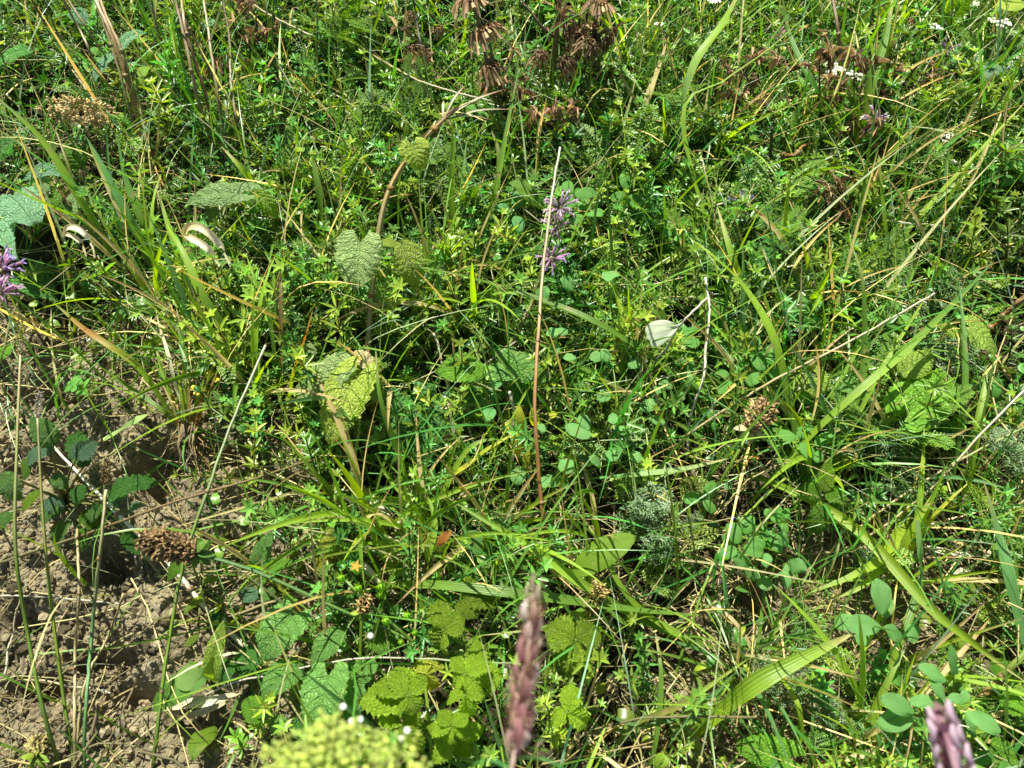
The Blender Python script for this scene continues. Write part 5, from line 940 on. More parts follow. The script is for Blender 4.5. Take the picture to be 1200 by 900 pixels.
for a in [('bright whorled bedstraw shoot left of the arching stem leaf', (378, 345, 0), (377, 308, 8), 3, 17, bg2), ('bedstraw shoot with pale whorls at the upper left of centre', (352, 260, 0), (350, 232, 7), 3, 16, bg2 * .8), ('bedstraw shoot at the lower left below the balm leaves', (285, 882, 0), (276, 864, 3), 2, 18, bg2),
          ('tall bedstraw shoot in the middle of the top left quarter', (300, 180, 0), (322, 120, 8), 4, 15, bg2 * .9), ('bedstraw shoot between the upper blades and the purple bloom', (590, 230, 0), (600, 190, 7), 3, 15, bg2 * .8), ('small whorled shoot left of the crinkled leaf pair', (462, 370, 0), (470, 352, 5), 3, 13, bg2 * 1.1),
          ('bedstraw shoot with yellow tip right of the upper bloom', (720, 210, 0), (735, 180, 8), 4, 14, lm), ('whorled shoot standing beneath the arched right hand blade', (985, 300, 0), (978, 270, 5), 3, 15, yg), ('bedstraw shoot near the rusty root clump', (305, 400, 0), (290, 370, 5), 3, 13, bg2),
          ('bedstraw shoot rising beside the curled straw at the left centre', (275, 350, 0), (268, 330, 5), 3, 14, bg2 * 1.1), ('bedstraw shoot at the right under the broad straight blade', (1040, 390, 0), (1048, 372, 5), 3, 12, bg2), ('bedstraw shoot near the top centre below the dead whorls', (468, 120, 0), (452, 90, 7), 4, 14, bg2)]: whorl_shoot(*a)

# ================================================================== flowers, seed heads, butterfly
def spike_head(mb, a, b, r, col, n=60, sq=(.5, .5, 1.2), sub=1, jit=.3):
    ax = nrm(b - a); e1 = nrm(np.cross(ax, [.3, .5, .8])); e2 = np.cross(ax, e1)
    for k in range(n):
        t = (k + .5) / n; q = k * 2.399; rr = r * (math.sin(math.pi * min(max(t * .9 + .06, 0), 1)) ** .5); c = a + (b - a) * t + (e1 * math.cos(q) + e2 * math.sin(q)) * rr * .8
        d = nrm(e1 * math.cos(q) + e2 * math.sin(q) + ax * .8); s = nrm(np.cross(d, ax)); u_ = np.cross(d, s)
        d0 = d; c = c + d * rs.uniform(-.25, .08) * r + rs.uniform(-.12, .12, 3) * r; k2 = rs.uniform(.4, 1.7); cc = np.array(col) * k2; d = nrm(d + rs.uniform(-.45, .45, 3)); L = r * .34 * sq[2]; tube(mb, [c - d * L * .5, c, c + d * L * .5, c + d * L * .8], [r * .05, r * .10, r * .12, r * .03], [cc * .4, cc * .7, cc * 1.4, cc * 1.6], 4)
        if k % 3 == 0: tleaf(mb, c, d + rs.uniform(-.3, .3, 3), L * 1.7, L * .5, cc * 1.3, fold=.5)
def seed_spike(label, name, stempts, tip, rpx, rstem, scol, col, n, cat='seed head', sq=(.5, .5, 1.2), bract=None, ln=0):
    q = PP(stempts); c = spline(q, 30); o0 = root_of(q[0]); root = empty(name, o0, label, cat); mm = mpp(q[-1])
    m = MB(); tube(m, c, np.array(rstem) * mm * .5, scol, 6); m.build('stem', M['stem'], root)
    m = MB(); spike_head(m, q[-1], P(*tip), rpx * mm, col, n, sq); m.build('seed_head', M['seed'], root)
    if bract is not None:
        m = MB(); T = P(*tip); ax = nrm(q[-1] - T)
        for k in range(5):
            a = k * 1.3; d = nrm(ax * .6 + np.array([math.cos(a), math.sin(a) * .5, math.sin(a)])); leaf(m, q[-1], q[-1] + d * rpx * mm * 1.6, rpx * mm * .6, 'lance', nu=7, nv=5, col=bract)
        m.build('bracts', M['seed'], root)
    clean(root)
seed_spike('brown cone shaped seed head lying over the white bleached stalk', 'scabious_seed_head', [(640, 840, 1), (560, 790, 4), (470, 745, 6), (400, 715, 8), (300, 670, 10), (228, 648, 11)], (167, 632, 11), 16, [4, 4, 5], [g, g, bl * 1.1], np.array([.15, .10, .042]), 560, bract=g)
seed_spike('dark narrow seed spike on the leftmost tall green stem', 'plantain_spike', [(72, 905, 0), (50, 830, 4), (32, 740, 8), (18, 640, 11), (20, 520, 13), (24, 416, 14)], (24, 368, 15), 5, [5, 4, 3], [g, br * .8, st * .8], bn * .8, 120)
seed_spike('small brown seed spike on the second stem from the left', 'plantain_spike', [(88, 905, 0), (72, 800, 4), (58, 690, 8), (50, 600, 10), (44, 490, 12)], (47, 460, 12), 4.5, [4.5, 4, 2.5], [g, lm, st * .8], G['grey'] * .8, 120)
seed_spike('short dark seed spike above the leaves left of the clay mound', 'plantain_spike', [(118, 650, 0), (120, 600, 4), (123, 568, 6)], (125, 538, 7), 6, [3, 3], [g, pa], bn * .9, 120)
seed_spike('round tan seed head on a green stem right of centre', 'scabious_seed_head', [(800, 660, 0), (830, 590, 4), (862, 535, 7), (880, 502, 8)], (900, 473, 9), 14, [4, 4], [g, br], np.array([.22, .155, .065]), 420, bract=st)
seed_spike('yellowish burr like seed head with whiskers right of the spike tip', 'burr_head', [(640, 800, 0), (660, 770, 3), (690, 720, 6)], (703, 686, 8), 9, [4, 4], [lm, lm], np.array([.30, .235, .08]), 200, sq=(.4, .4, 1.6), bract=lm)
seed_spike('second stem of the burr head with a smaller green burr', 'burr_head', [(685, 810, 0), (695, 770, 3), (702, 722, 5)], (698, 700, 6), 9, [3.5, 3.5], [lm, lm], yg * 1.1, 30, bract=lm)
seed_spike('tan bristly seed head with green buds above the bottom bramble leaves', 'bud_cluster', [(424, 880, 1), (422, 790, 4), (424, 718, 8)], (430, 698, 9), 9, [4.5, 4], [br, br], np.array([.26, .18, .07]), 170, bract=lm)
seed_spike('dark withered seed spike low on the clay at the left', 'plantain_spike', [(100, 890, 0), (110, 850, 2), (116, 825, 3)], (120, 798, 3), 4, [5, 4], [G['grey'], bn], bn, 30)
seed_spike('greenish tan burr on the clay in the bottom left corner', 'burr_head', [(30, 905, 0), (38, 890, 2), (44, 885, 3)], (46, 866, 2), 12, [5, 5], [lm, lm], np.array([.20, .17, .06]), 260, bract=lm)
seed_spike('tiny dark seed spike at the left centre beside the long blades', 'plantain_spike', [(322, 430, 0), (324, 370, 5), (326, 330, 8)], (329, 292, 9), 4, [4, 3], [bn, st * .7], bn * .7, 30)

# flat tan seed cluster, upper left
X = P(90, 150, 0); root = empty('tansy_seed_cluster', root_of(X), 'flat tan cluster of dry seed capsules at the upper left', 'seed head'); m = MB(); c0 = P(92, 135, 5)
tube(m, spline([X, c0, P(95, 130, 7)], 8), [.0018, .0014], [g, ol], 6); m.build('stem', M['stem'], root)
for k in range(90):
    a, b = rs.uniform(-1, 1), rs.uniform(-1, 1)
    if a * a + b * b > 1: continue
    X1 = P(92 + 46 * a, 131 + 15 * b + 4 * a, 7 + rs.uniform(0, 2)); m = MB(); d = nrm([a * .7, b * .5, 1]); tube(m, [c0, X1 - d * .003], [.0005, .0004], G['gold'] * .8, 3)
    for j in range(5): e = nrm(d + rs.uniform(-.8, .8, 3)); z = X1 + rs.uniform(-.002, .002, 3); tube(m, [z, z + e * .003, z + e * .0045], [.0006, .0013, .0003], np.array([.46, .36, .16]) * rs.uniform(.6, 1.4), 5)
    m.build('seed_capsule', M['seed'], root, smooth=False)
clean(root)

# brown dead flower whorls at the top centre
def whorl(label, ctr, wpx, hpx, dark=1.0, n=26, stempts=None):
    C0 = P(*ctr); mm = mpp(C0); o0 = root_of(P(ctr[0], ctr[1] + 10, 0)); root = empty('dead_whorl', o0, label, 'seed head')
    if stempts is None: stempts = [tuple(o0), tuple(C0)]; c = spline([o0, (o0 + C0) / 2 + [.004, 0, 0], C0 + [0, 0, .002]], 8)
    else: c = spline(PP(stempts), 12)
    m = MB(); tube(m, c, [.0017, .0013], G['dkbrown'] * 1.2, 5); m.build('stem', M['stem'], root)
    L = hpx * mm * 1.1; Rr = wpx * mm * .46; m = MB(); tq = Euler((rs.uniform(-.5, .25), rs.uniform(-.5, .5), 0)).to_matrix(); tq = np.array(tq)
    for k in range(n):
        a = k * 6.283 / n + rs.uniform(-.1, .1); d = np.array([math.cos(a), math.sin(a), 0]); hh = rs.uniform(.15, .5); p0 = C0 + tq @ (d * Rr * .12 + [0, 0, L * .2]); p1 = C0 + tq @ (d * Rr * rs.uniform(.5, .8) + [0, 0, L * hh]); p2 = C0 + tq @ (d * Rr * rs.uniform(.85, 1.25) - [0, 0, L * rs.uniform(-.1, .8)])
        ribbon(m, spline([p0, p1, p2], 7), Rr * rs.uniform(.12, .26), np.array([[.10, .06, .028], [.26, .155, .07], [.42, .29, .15]]) * dark * rs.uniform(.45, 1.3), fold=-.7, prof='flat', up=d)
    for k in range(n // 2):
        a = k * 6.283 / n * 2 + .2; d = np.array([math.cos(a), math.sin(a), 0]); ribbon(m, spline([C0 + [0, 0, L * .2], C0 + d * Rr * .4 + [0, 0, L * .45], C0 + d * Rr * .7 - [0, 0, L * .1]], 6), Rr * .24, [bn * dark, bn * 2 * dark], fold=-.7, prof='flat', up=d)
    m.build('dried_calyces', M['seed'], root); clean(root)
for a in [('topmost tan dead whorl cut by the top edge, left of the thick stem', (552, 3, 16), 46, 16), ('largest brown dead flower whorl, fanned like a skirt, at the top centre', (568, 40, 14), 50, 20), ('brown dead whorl below the largest one', (574, 84, 12), 38, 16), ('tiny rust dead whorl left of the topmost one', (480, 20, 8), 16, 13),
          ('small rust dead whorl left of the largest one', (514, 36, 8), 16, 13), ('faint brown dead whorl at the left, level with the third', (490, 80, 5), 15, 13), ('small brown dead whorl right of the faint one', (525, 84, 5), 18, 11), ('rust brown dead whorl left of the thick green brown stem', (632, 70, 11), 24, 22),
          ('dark dead whorl touching the thick green brown stem', (664, 78, 10), 30, 24, .55), ('dark brown dead whorl right of the thick stem', (690, 56, 11), 36, 18, .6), ('tan dead whorl at the top edge right of the thick stem', (700, 8, 14), 44, 14), ('orange brown dead whorl below the thick stem', (632, 145, 5), 34, 20),
          ('dull dead whorl lying low beside the orange brown one', (655, 158, 4), 32, 18, .7), ('brown withered whorl right of the straight stalk at top right', (880, 95, 6), 24, 16, .7), ('dark withered whorl below the one at top right', (895, 120, 5), 30, 16, .6), ('grey brown withered whorl near the rusty stalk', (975, 62, 8), 26, 13, .8),
          ('grey brown dead whorl beside the small mauve flower', (1040, 50, 7), 22, 13, .8), ('tan withered whorl near the right hand top edge', (1070, 25, 7), 18, 11, .9)]: whorl(*a)
X0 = [([(648, 140, 0), (647, 100, 5), (650, 60, 9), (656, -6, 15)], [9, 8, 6], [lm * .8, ol * 1.2, bn], 'thick green brown upright stem among the dead whorls'),
 ([(650, 150, 0), (665, 110, 4), (680, 60, 8), (692, -6, 13)], [5, 4], [G['dkbrown']], 'dark slanting stem right of the thick green brown one'),
 ([(620, 155, 1), (600, 135, 5), (576, 112, 9), (568, 60, 13), (555, 5, 16)], [4, 3.5], [G['dkbrown'] * .8, bn, bn], 'dark curved stem carrying the largest dead whorls'),
 ([(515, 128, 1), (505, 100, 4), (495, 60, 8), (488, 20, 10), (482, -5, 11)], [3, 2.5], [G['dkbrown'] * .8], 'thin dark stem at the left of the dead whorls'),
 ([(655, 50, 10), (635, 30, 12), (610, 2, 14)], [4, 3], [G['dkbrown'] * 1.2], 'dark side branch left of the thick stem'),
 ([(700, 15, 13), (695, 45, 11), (680, 90, 6), (672, 130, 1)], [3, 2.5], [G['dkbrown']], 'thin dark stem under the right hand whorls'),
 ([(660, 105, 3), (678, 85, 6), (687, 55, 8)], [3.5, 2.5], [wh * .8, st], 'pale bent stalk right of the dark slanting stem')]
for s_ in X0: stalk(s_[0], s_[1], s_[2], s_[3])
def tangle(label, base, top, n, spread):
    top = (top[0], top[1], top[2] + 3); n = int(n * 1.0)
    c = spline(PP([base, ((base[0] + top[0]) / 2 + rs.uniform(-8, 8), (base[1] + top[1]) / 2, (base[2] + top[2]) / 2), top]), 16); root = empty('withered_plant', root_of(c[0]), label, 'dead plant'); m = MB(); tube(m, c, [.0016, .0009], G['dkbrown'] * rs.uniform(.5, 1.3), 5, .3); m.build('stem', M['stem'], root)
    for k in range(n):
        t0 = c[rs.randint(5, 16)]; e = t0 + np.array([rs.uniform(-1, 1), rs.uniform(-1, 1) * .6, rs.uniform(-.2, 1)]) * spread; m = MB(); tube(m, spline([t0, (t0 + e) / 2 + rs.uniform(-.2, .2, 3) * spread, e], 7), [.0007, .0004], G['dkbrown'] * rs.uniform(.5, 1.6), 4); m.build('twig', M['stem'], root)
        m = MB(); f = rs.uniform(.5, 1.5)
        for j in range(rs.randint(5, 13)): tleaf(m, e + rs.uniform(-.0025, .0025, 3), rs.uniform(-1, 1, 3), rs.uniform(.006, .014) * f, rs.uniform(.0015, .0045), np.array([.24, .16, .08]) * rs.uniform(.25, 1.8), droop=rs.uniform(0, .8), fold=.6)
        m.build('withered_head', M['seed'], root)
    clean(root)
for a in [('tangled dark withered plant filling the top centre behind the whorls', (665, 130, 0), (680, 20, 11), 14, .035), ('withered brown plant just right of the thick stem', (700, 110, 0), (700, 40, 9), 11, .03), ('withered rust plant low under the largest whorls', (590, 140, 0), (585, 95, 7), 10, .03), ('dark withered plant beneath the thick stem foot', (660, 175, 0), (650, 140, 6), 11, .026),
          ('withered plant with small rust heads left of the whorls', (510, 120, 0), (500, 50, 8), 8, .028), ('brown withered plant at the upper right behind the straight stalk', (885, 150, 0), (875, 90, 8), 13, .032), ('dark withered plant right of the dark upright blade', (950, 150, 0), (960, 75, 9), 10, .032), ('grey brown withered plant below the white yarrow heads', (1010, 140, 0), (1000, 95, 7), 9, .03),
          ('withered plant leaning right beneath the rusty stalk', (1040, 120, 0), (1085, 65, 8), 10, .03), ('pale withered seed heads at the top left beside the stalks', (290, 70, 0), (300, 20, 8), 9, .022), ('crumpled withered leaves between the dry stalks at upper left', (265, 110, 0), (262, 75, 5), 9, .02), ('small withered brown plant at the far left on the soil', (60, 265, 0), (60, 250, 3), 8, .018),
          ('withered dark plant under the mauve flower at right', (1010, 190, 0), (1015, 150, 6), 8, .025), ('dry brown tuft low at the right behind the arched blade', (960, 260, 0), (965, 225, 4), 8, .022)]: tangle(*a)

# purple blooms: a whorl of tubular flowers
def bloom(label, ctr, rpx, n, col, tip=None, name='sage_bloom', up=(0, -.3, 1), stem=None):
    C0 = P(*ctr); mm = mpp(C0); o0 = root_of(P(ctr[0], ctr[1] + 15, 0)) if stem is None else root_of(P(*stem[0])); root = empty(name, o0, label, 'flower'); c = spline([o0, (o0 + C0) / 2 + [.003, 0, 0], C0], 9) if stem is None else spline(PP(stem), 16)
    m = MB(); tube(m, c, [.0013, .0011], [ol * 1.3, np.array([.25, .16, .12])], 6); m.build('stem', M['stem'], root); upv = nrm(up)
    for k in range(n):
        a = k * 2.399; el = rs.uniform(-.1, .9); e1 = nrm(np.cross(upv, [1, .2, .1])); e2 = np.cross(upv, e1); d = nrm(e1 * math.cos(a) + e2 * math.sin(a) + upv * el); L = rpx * mm * rs.uniform(.5, 1.15); d = nrm(d + rs.uniform(-.3, .3, 3))
        cc = np.array(col) * rs.uniform(.75, 1.3); m = MB(); b = C0 + d * L * .1; tube(m, spline([b, b + d * L * .6 + upv * L * .08, b + d * L], 6), [L * .03, L * .055, L * .075], [cc * .45 + np.array([.03, .05, .01]), cc * .8, cc], 5)
        e = b + d * L
        for s in (-1, 1): tleaf(m, e - d * L * .1, d + upv * s * .7, L * .35, L * .16, cc * 1.25 if tip is None else np.array(tip), droop=.2)
        m.build('floret', M['petal'], root)
    m = MB(); blob(m, C0, rpx * mm * .22, ol, 1); m.build('calyx', M['stem'], root); clean(root)
PU = np.array([.33, .25, .30]); PK = np.array([.42, .27, .36])
bloom('withered lilac bloom on the upright stalk, upper of two at the centre', (656, 244, 13), 17, 26, PU * 1.25, stem=[(628, 360, 1), (638, 310, 6), (648, 270, 10), (656, 244, 12)])
bloom('lilac bloom tuft just under the upper withered one', (652, 266, 12), 15, 18, PU * 1.15)
bloom('lilac tubular bloom spreading sideways, lower of two at the centre', (646, 303, 11), 18, 22, PK * 1.15, tip=(.40, .32, .52))
bloom('pink lilac bloom cut by the left edge, upper one', (2, 318, 14), 22, 34, PK * 1.0, tip=(.34, .28, .55))
bloom('pink lilac bloom cut by the left edge, lower one', (0, 345, 13), 19, 28, PK, tip=(.5, .34, .45))
bloom('grey violet withered bloom in the upper right', (872, 238, 6), 14, 14, np.array([.2, .18, .28]))
bloom('mauve and white withered flower at the upper right', (1024, 142, 9), 14, 14, np.array([.35, .26, .34]), tip=(.6, .6, .5))
bloom('tiny pink bud at the top right of centre', (911, 42, 8), 9, 8, np.array([.5, .22, .32]))
bloom('grey mauve dry flower near the white blossoms at the far top right', (1108, 60, 7), 12, 10, np.array([.3, .24, .26]))

# small white yarrow flower heads
def yarrow(label, ctr, wpx, n):
    C0 = P(*ctr); mm = mpp(C0); o0 = root_of(P(ctr[0] + 2, ctr[1] + 14, 0)); root = empty('yarrow_flower', o0, label, 'flower'); m = MB(); tube(m, spline([o0, (o0 + C0) / 2 + [.002, 0, 0], C0 - NRM * .006], 8), [.0012, .001], g, 5); m.build('stem', M['stem'], root)
    for k in range(n):
        a = k * 2.399; r = wpx * mm * .5 * math.sqrt((k + .5) / n); e = C0 + np.array([math.cos(a) * r, math.sin(a) * r * .8, rs.uniform(-.002, .002)]); m = MB(); tube(m, [C0 - NRM * .006, e], [.0004, .0004], g, 3)
        for j in range(5): q = j * 1.257; tleaf(m, e, [math.cos(q), math.sin(q), .15], .0026, .0024, (.72, .72, .66), droop=.1)
        blob(m, e + NRM * .0005, .0008, (.5, .5, .3), 1, .2); m.build('floret', M['petal'], root)
    clean(root)
for a in [('white yarrow flower head, larger and left of two at the upper right', (978, 80, 9), 24, 16), ('white yarrow flower head, right of the larger one', (1002, 88, 9), 18, 11), ('single small white flower above the dead whorl at upper right', (1098, 31, 9), 12, 6), ('cluster of white flowers near the top right corner', (1176, 27, 9), 20, 12),
          ('tiny white flower left of the corner cluster', (1162, 24, 8), 9, 5), ('white flowers on the top edge left of the straight stalk', (836, 2, 11), 16, 9), ('faded whitish flowers at the middle right', (1108, 162, 5), 20, 9), ('dim whitish flower below the faded ones', (1115, 190, 4), 10, 6), ('small white fallen floret at the upper middle', (773, 29, 8), 9, 5)]: yarrow(*a)
# small yellow flowers
def yellow_fl(label, spots, root_px):
    X = P(*root_px, 0); root = empty('yellow_flower', root_of(X), label, 'flower')
    for (a, b, h, wp) in spots:
        C0 = P(a, b, h); mm = mpp(C0); m = MB(); tube(m, [X, C0], [.0007, .0005], lm, 4); m.build('stem', M['stem'], root); m = MB()
        for j in range(5): q = j * 1.257; leaf(m, C0, C0 + np.array([math.cos(q), math.sin(q), .3]) * wp * mm * .5, wp * mm * .4, 'round', nu=5, nv=5, col=(.62, .50, .02))
        m.build('petals', M['petal'], root)
    clean(root)
yellow_fl('small yellow pea flowers beside the pale leaning blade at left', [(245, 440, 4, 12), (232, 460, 4, 11), (253, 445, 4, 9), (228, 455, 3, 10)], (240, 470))
# green buds cluster (bottom centre-left)
root = empty('budding_herb', root_of(P(500, 850, 0)), 'slanting green stem with round striped green buds above the bramble', 'herb')
m = MB(); tube(m, spline(PP([(590, 810, 1), (520, 780, 5), (470, 740, 7), (420, 695, 9), (405, 680, 10)]), 20), [.0017, .0012], g, 6); m.build('stem', M['stem'], root)
for (a, b, h, s) in [(452, 728, 9, 9), (477, 722, 8, 9), (486, 742, 7, 7), (480, 765, 6, 8), (493, 775, 6, 7), (447, 688, 9, 10), (420, 690, 9, 9), (400, 678, 10, 9), (418, 668, 10, 10), (445, 698, 9, 8), (470, 753, 6, 7)]:
    C0 = P(a, b, h); mm = mpp(C0); m = MB(); blob(m, C0, s * mm * .55, lm * 1.1, 2, .08, (.9, .9, 1.15))
    for j in range(5): q = j * 1.257; tleaf(m, C0 + [0, 0, s * mm * .3], [math.cos(q) * .5, math.sin(q) * .5, 1], s * mm * .9, s * mm * .3, lm * 1.3, fold=.3)
    tube(m, [C0, P(a + 8, b + 9, h - 1)], [.0006], g, 4); m.build('bud', M['smooth'], root)
for q in range(5):
    C0 = P(417, 664, 10.5); m = MB(); tleaf(m, C0, [math.cos(q * 1.3), math.sin(q * 1.3), .4], .005, .003, (.42, .30, .03)); m.build('petal', M['petal'], root)
clean(root)

# the butterfly
BO = P(795, 381, 12); root = empty('butterfly', root_of(P(795, 385, 0)), 'small white butterfly with closed wings resting on a pale twig', 'butterfly')
BM = mpp(BO) * 1.08; e_r = RGT; e_u = nrm(UPV * .9 + nrm(CAM) * .1); e_u = nrm(e_u - RGT * np.dot(e_u, RGT)); e_o = np.cross(e_r, e_u)
if np.dot(e_o, CAM) < 0: e_o = -e_o
def wingpoly(zp, off, tilt, name):
    # outline in steps of 1/6 photo pixel from the wing root at the right
    pts = spline(np.array([[(a - 445) / 6, (185 - b) / 6, 0] for a, b in zp]), 40)[:, :2]
    rt = np.array([0, 0]); m = MB(); V = []; T = []; K = 8
    for k in range(K + 1):
        f = k / K
        for p in pts:
            q = rt + (p - rt) * f; bulge = 1.2 * math.sin(math.pi * min(f, 1))
            V.append(BO + (e_r * q[0] + e_u * q[1] + e_o * (bulge * off + off * tilt * f * 3)) * BM)
    n = len(pts)
    for k in range(K):
        for j in range(n - 1): a = k * n + j; T += [(a, a + 1, a + n + 1), (a, a + n + 1, a + n)]
    V = np.array(V); cc = np.tile(np.array([.50, .55, .40]), (len(V), 1)); ang = np.tile(np.arange(n), K + 1); cc[(ang % 5 == 0)] *= .76; cc[:n * 3] *= np.array([.82, .88, .75])
    m.add(V, T, cc); return m.build(name, M['wing'], root)
F = [(430, 182), (400, 165), (355, 152), (300, 155), (255, 175), (230, 208), (240, 245), (238, 262), (262, 285), (285, 250), (330, 215), (400, 195), (440, 190)]
H = [(430, 190), (360, 193), (300, 205), (284, 225), (285, 245), (262, 290), (270, 318), (300, 325), (335, 312), (375, 280), (415, 240), (440, 195)]
wingpoly(F, 1.0, .3, 'forewing'); wingpoly(H, 1.0, .9, 'hindwing'); wingpoly(F, -1.0, .3, 'forewing'); wingpoly(H, -1.0, .6, 'hindwing')
m = MB(); tube(m, spline([BO + (e_r * -9 - e_u * 7) * BM, BO + (e_r * -3 - e_u * 2) * BM, BO + (e_r * 1.5 + e_u * .6) * BM], 9), np.array([.5, 1.1, 1.4, 1.2]) * BM, (.35, .38, .30), 8); m.build('body', M['seed'], root)
m = MB(); blob(m, BO + (e_r * 2.8 + e_u * 1) * BM, 1.2 * BM, (.25, .28, .2), 2, .05); m.build('head', M['seed'], root)
for s in (-1, 1):
    m = MB(); tube(m, [BO + (e_r * 3 + e_u * 1.2) * BM, BO + (e_r * 7 + e_u * (5 + 2 * s) + e_o * s * 2) * BM], [.0002, .0003], (.15, .14, .1), 4); m.build('antenna', M['seed'], root)
for s in (-1, 0, 1):
    m = MB(); tube(m, [BO + (e_r * s) * BM, BO + (e_r * (s * 1.6 + 1) - e_u * 4) * BM], [.0002, .0002], (.3, .3, .22), 4); m.build('leg', M['seed'], root)
clean(root)

# ================================================================== out of focus plants close to the camera
def ray_at(px, py, d): return CAM + ray(px, py) * d
# purple bract spike
tipX = ray_at(627, 684, .262); botX = ray_at(603, 888, .268); base = ground(.012, -.475)
root = empty('purple_spike', base, 'blurred purple and pink bract spike standing tall at the bottom centre', 'flower spike')
c = spline([base, base + (botX - base) * .5 + np.array([.01, -.01, 0]), botX - (tipX - botX) * .3, botX, tipX], 60)
m = MB(); tube(m, c, [.0022, .0016, .0012, .0008], [g, ol, np.array([.22, .14, .12])], 7); m.build('stem', M['stem'], root)
ax = nrm(tipX - botX); e1 = nrm(np.cross(ax, [0, 0, 1.])); e2 = np.cross(ax, e1); Lsp = np.linalg.norm(tipX - botX); PB = [np.array([.33, .19, .165]), np.array([.25, .13, .12]), np.array([.52, .40, .32]), np.array([.31, .21, .14])]
NW = 17
for wv in range(NW):                      # whorls of papery bracts with short gaps, so the outline is stepped
    t = wv / NW; base_c = botX + (tipX - botX) * t; wdt = .0034 * (1.0 - .48 * t) * (1.25 if wv % 2 else .62)
    for j_ in range(5):
        q = j_ * 1.257 + wv * .75 + rs.uniform(-.2, .2); d = e1 * math.cos(q) + e2 * math.sin(q); cc = PB[rs.randint(4)] * rs.uniform(.75, 1.25)
        if t > .8: cc = cc * .5 + np.array([.22, .24, .10]) * .55
        L = .0098 * (1 - .40 * t) * rs.uniform(.8, 1.2); m = MB()
        leaf(m, base_c + d * .0010, base_c + d * wdt * rs.uniform(.75, 1.2) + ax * L, wdt * .8, 'ovate', up=nrm(-ax * .3 + d), nu=11, nv=9, col=cc * .8, col2=cc * 1.5, fold=.35, arch=.16, curl=rs.uniform(-.25, .15), quilt=.04); m.build('bract', M['petal'], root)
    if t < .8:
        for j_ in range(2):
            q = rs.rand() * 6.28; d = e1 * math.cos(q) + e2 * math.sin(q); m = MB(); leaf(m, base_c + d * .002, base_c + d * (.0105 - .004 * t) * rs.uniform(.7, 1.2) + ax * rs.uniform(-.001, .004), .0016, 'lance', nu=8, nv=5, col=np.array([.24, .19, .14]), up=ax, curl=-.3); m.build('bract', M['petal'], root)
    if wv % 2 and t < .85:
        q = rs.rand() * 6.28; d = e1 * math.cos(q) + e2 * math.sin(q); m = MB(); leaf(m, base_c + d * .002, base_c + d * .0045 + ax * .0075, .0028, 'ovate', up=d, nu=8, nv=7, col=np.array([.50, .42, .36]), fold=.6, arch=.2); m.build('floret', M['petal'], root)
for k in range(5):
    q = k * 2.4; C0 = botX - ax * .004 * k; d = e1 * math.cos(q) + e2 * math.sin(q); m = MB(); leaf(m, C0, C0 + d * .018 - ax * .001, .0042, 'ellip', nu=10, nv=5, col=bl * 1.4, up=ax); m.build('leaf', M['smooth'], root)
clean(root)
# mauve tip at lower right
tipX = ray_at(1106, 852, .30); botX = ray_at(1146, 990, .315); base = ground(.33, -.45)
root = empty('mauve_flower_spike', base, 'blurred mauve and white flower tip rising at the bottom right corner', 'flower spike'); ax = nrm(tipX - botX); e1 = nrm(np.cross(ax, [0, 0, 1.])); e2 = np.cross(ax, e1)
m = MB(); tube(m, spline([base, (base + botX) / 2 + [.01, 0, 0], botX, tipX], 30), [.002, .0012], [g, np.array([.2, .1, .12])], 7); m.build('stem', M['stem'], root)
for k in range(46):
    t = k / 46; q = k * 2.399; C0 = botX + (tipX - botX) * t; d = e1 * math.cos(q) + e2 * math.sin(q); wdt = .0050 * (1 - .30 * t); cc = np.array([.20, .09, .13]) * rs.uniform(.7, 1.5); m = MB()
    leaf(m, C0, C0 + d * wdt + ax * .008, wdt * .8, 'ovate', up=nrm(d - ax * .3), nu=8, nv=5, col=cc, fold=.5, curl=-.1); m.build('bract', M['petal'], root)
    if k % 2 == 0 and t > .25: m = MB(); tube(m, [C0 + d * .005 + ax * .003, C0 + d * wdt + ax * .007, C0 + d * (wdt + .001) + ax * .010], [.0008, .0013, .0004], (.46, .36, .40), 6); m.build('floret', M['petal'], root)
m = MB(); leaf(m, tipX, tipX + ax * .008, .004, 'ovate', up=e1, nu=9, nv=7, col=(.50, .44, .36), col2=(.5, .36, .08), fold=.8, arch=.2); m.build('bud', M['petal'], root); clean(root)
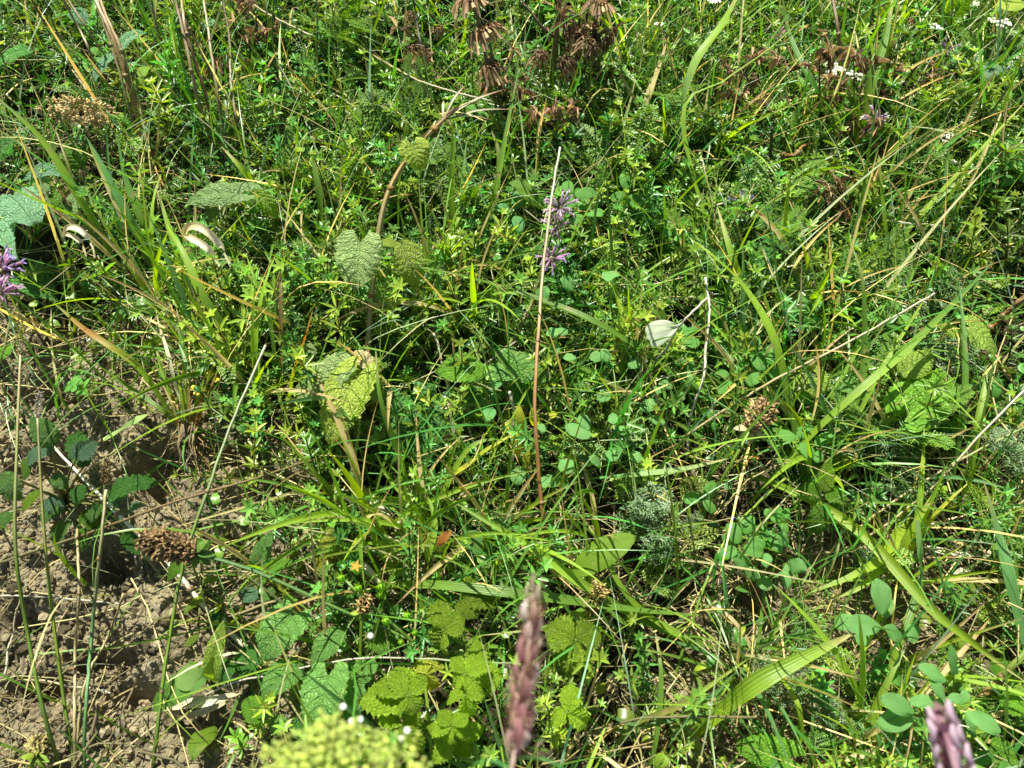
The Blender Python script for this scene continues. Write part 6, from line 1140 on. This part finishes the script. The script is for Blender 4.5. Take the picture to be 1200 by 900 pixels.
# cream bedstraw panicle
ctr = ray_at(404, 915, .25); base = ground(-.16, -.44); root = empty('cream_flower_head', base, 'blurred pale cream green flower head cut by the bottom edge', 'flower head')
m = MB(); tube(m, spline([base, (base + ctr) / 2 + [-.01, 0, 0], ctr - [0, 0, .02]], 20), [.002, .0014], lm, 6); m.build('stem', M['stem'], root)
tl = t_bedstraw(.02, 4, .006, .0024, 6, .3); 
for k in range(70):
    a = rs.rand() * 6.283; r = math.sqrt(rs.rand()); X1 = ctr + np.array([math.cos(a) * .0235 * r, math.sin(a) * .015 * r, .011 * (1 - r * r) + rs.uniform(-.006, .002)]); m = MB(); tube(m, [ctr - [0, 0, .02], X1], [.0005, .0004], lm, 4)
    for j in range(20): blob(m, X1 + rs.uniform(-.0036, .0036, 3), .0007, np.array([.42, .48, .13]) * rs.uniform(.75, 1.25), 1, .4)
    m.build('floret_cluster', M['petal'], root)
clean(root)
for q, (a, b, d_) in enumerate([(402, 828, .30), (412, 845, .31), (434, 745, .33), (477, 856, .29), (422, 843, .30), (470, 866, .295)]):
    C0 = ray_at(a, b, d_); base = ground(-.16 + .01 * q, -.43); root = empty('white_floret', base, 'tiny blurred white floret ' + ['uppermost left of the pair over the balm leaf', 'just below the uppermost left one', 'alone above the bramble leaves', 'at the right above the cream flower head', 'between the left two and the cream head', 'lowest at the right of the cream head'][q], 'flower')
    m = MB(); tube(m, spline([base, (base + C0) / 2 + [0, -.006, .0], C0], 12), [.0004, .0002], g, 4); m.build('stem', M['stem'], root); m = MB()
    for j in range(5): qq = j * 1.257; leaf(m, C0, C0 + np.array([math.cos(qq), math.sin(qq) , .2]) * .0011, .0010, 'round', nu=5, nv=5, col=(.78, .78, .74))
    m.build('petals', M['petal'], root); clean(root)

# roots hanging from the rusty clump over the hollow
root = empty('root_clump', root_of(P(220, 510, 0)), 'tangle of pale dry roots hanging from the rusty grass base over the hollow', 'roots')
for k in range(46):
    a = rs.uniform(-26, 28); b = rs.uniform(0, 34); m = MB(); w1, w2 = rs.uniform(-9, 9, 2)
    q = PP([(220 + a * .5, 502 + rs.uniform(-12, 12), 2.5), (220 + a * .7 + w1, 514 + b * .3, 2.8), (220 + a + w2, 520 + b * .8, rs.uniform(.8, 2.4)), (220 + a * 1.2 + w1, 526 + b, rs.uniform(.3, 2))])
    tube(m, spline(q, 12), [rs.uniform(.0004, .0010), .0003], [st * .7, np.array([.20, .15, .08]), G['gold'] * .8, G['grey']][k % 4], 4); m.build('root', M['dry'], root)
for k in range(26):
    a = rs.uniform(-1, 1); m = MB(); q = PP([(220 + a * 10, 508, 1), (220 + a * 22, 480 - rs.uniform(0, 20), 4), (220 + a * 45, 455 - rs.uniform(-15, 50), 6)]); ribbon(m, spline(q, 10), .0022, [ru, [g, ru, st, br][k % 4], [g, br, st, br][k % 4]]); m.build('dead_blade', M['blade'], root)
clean(root)
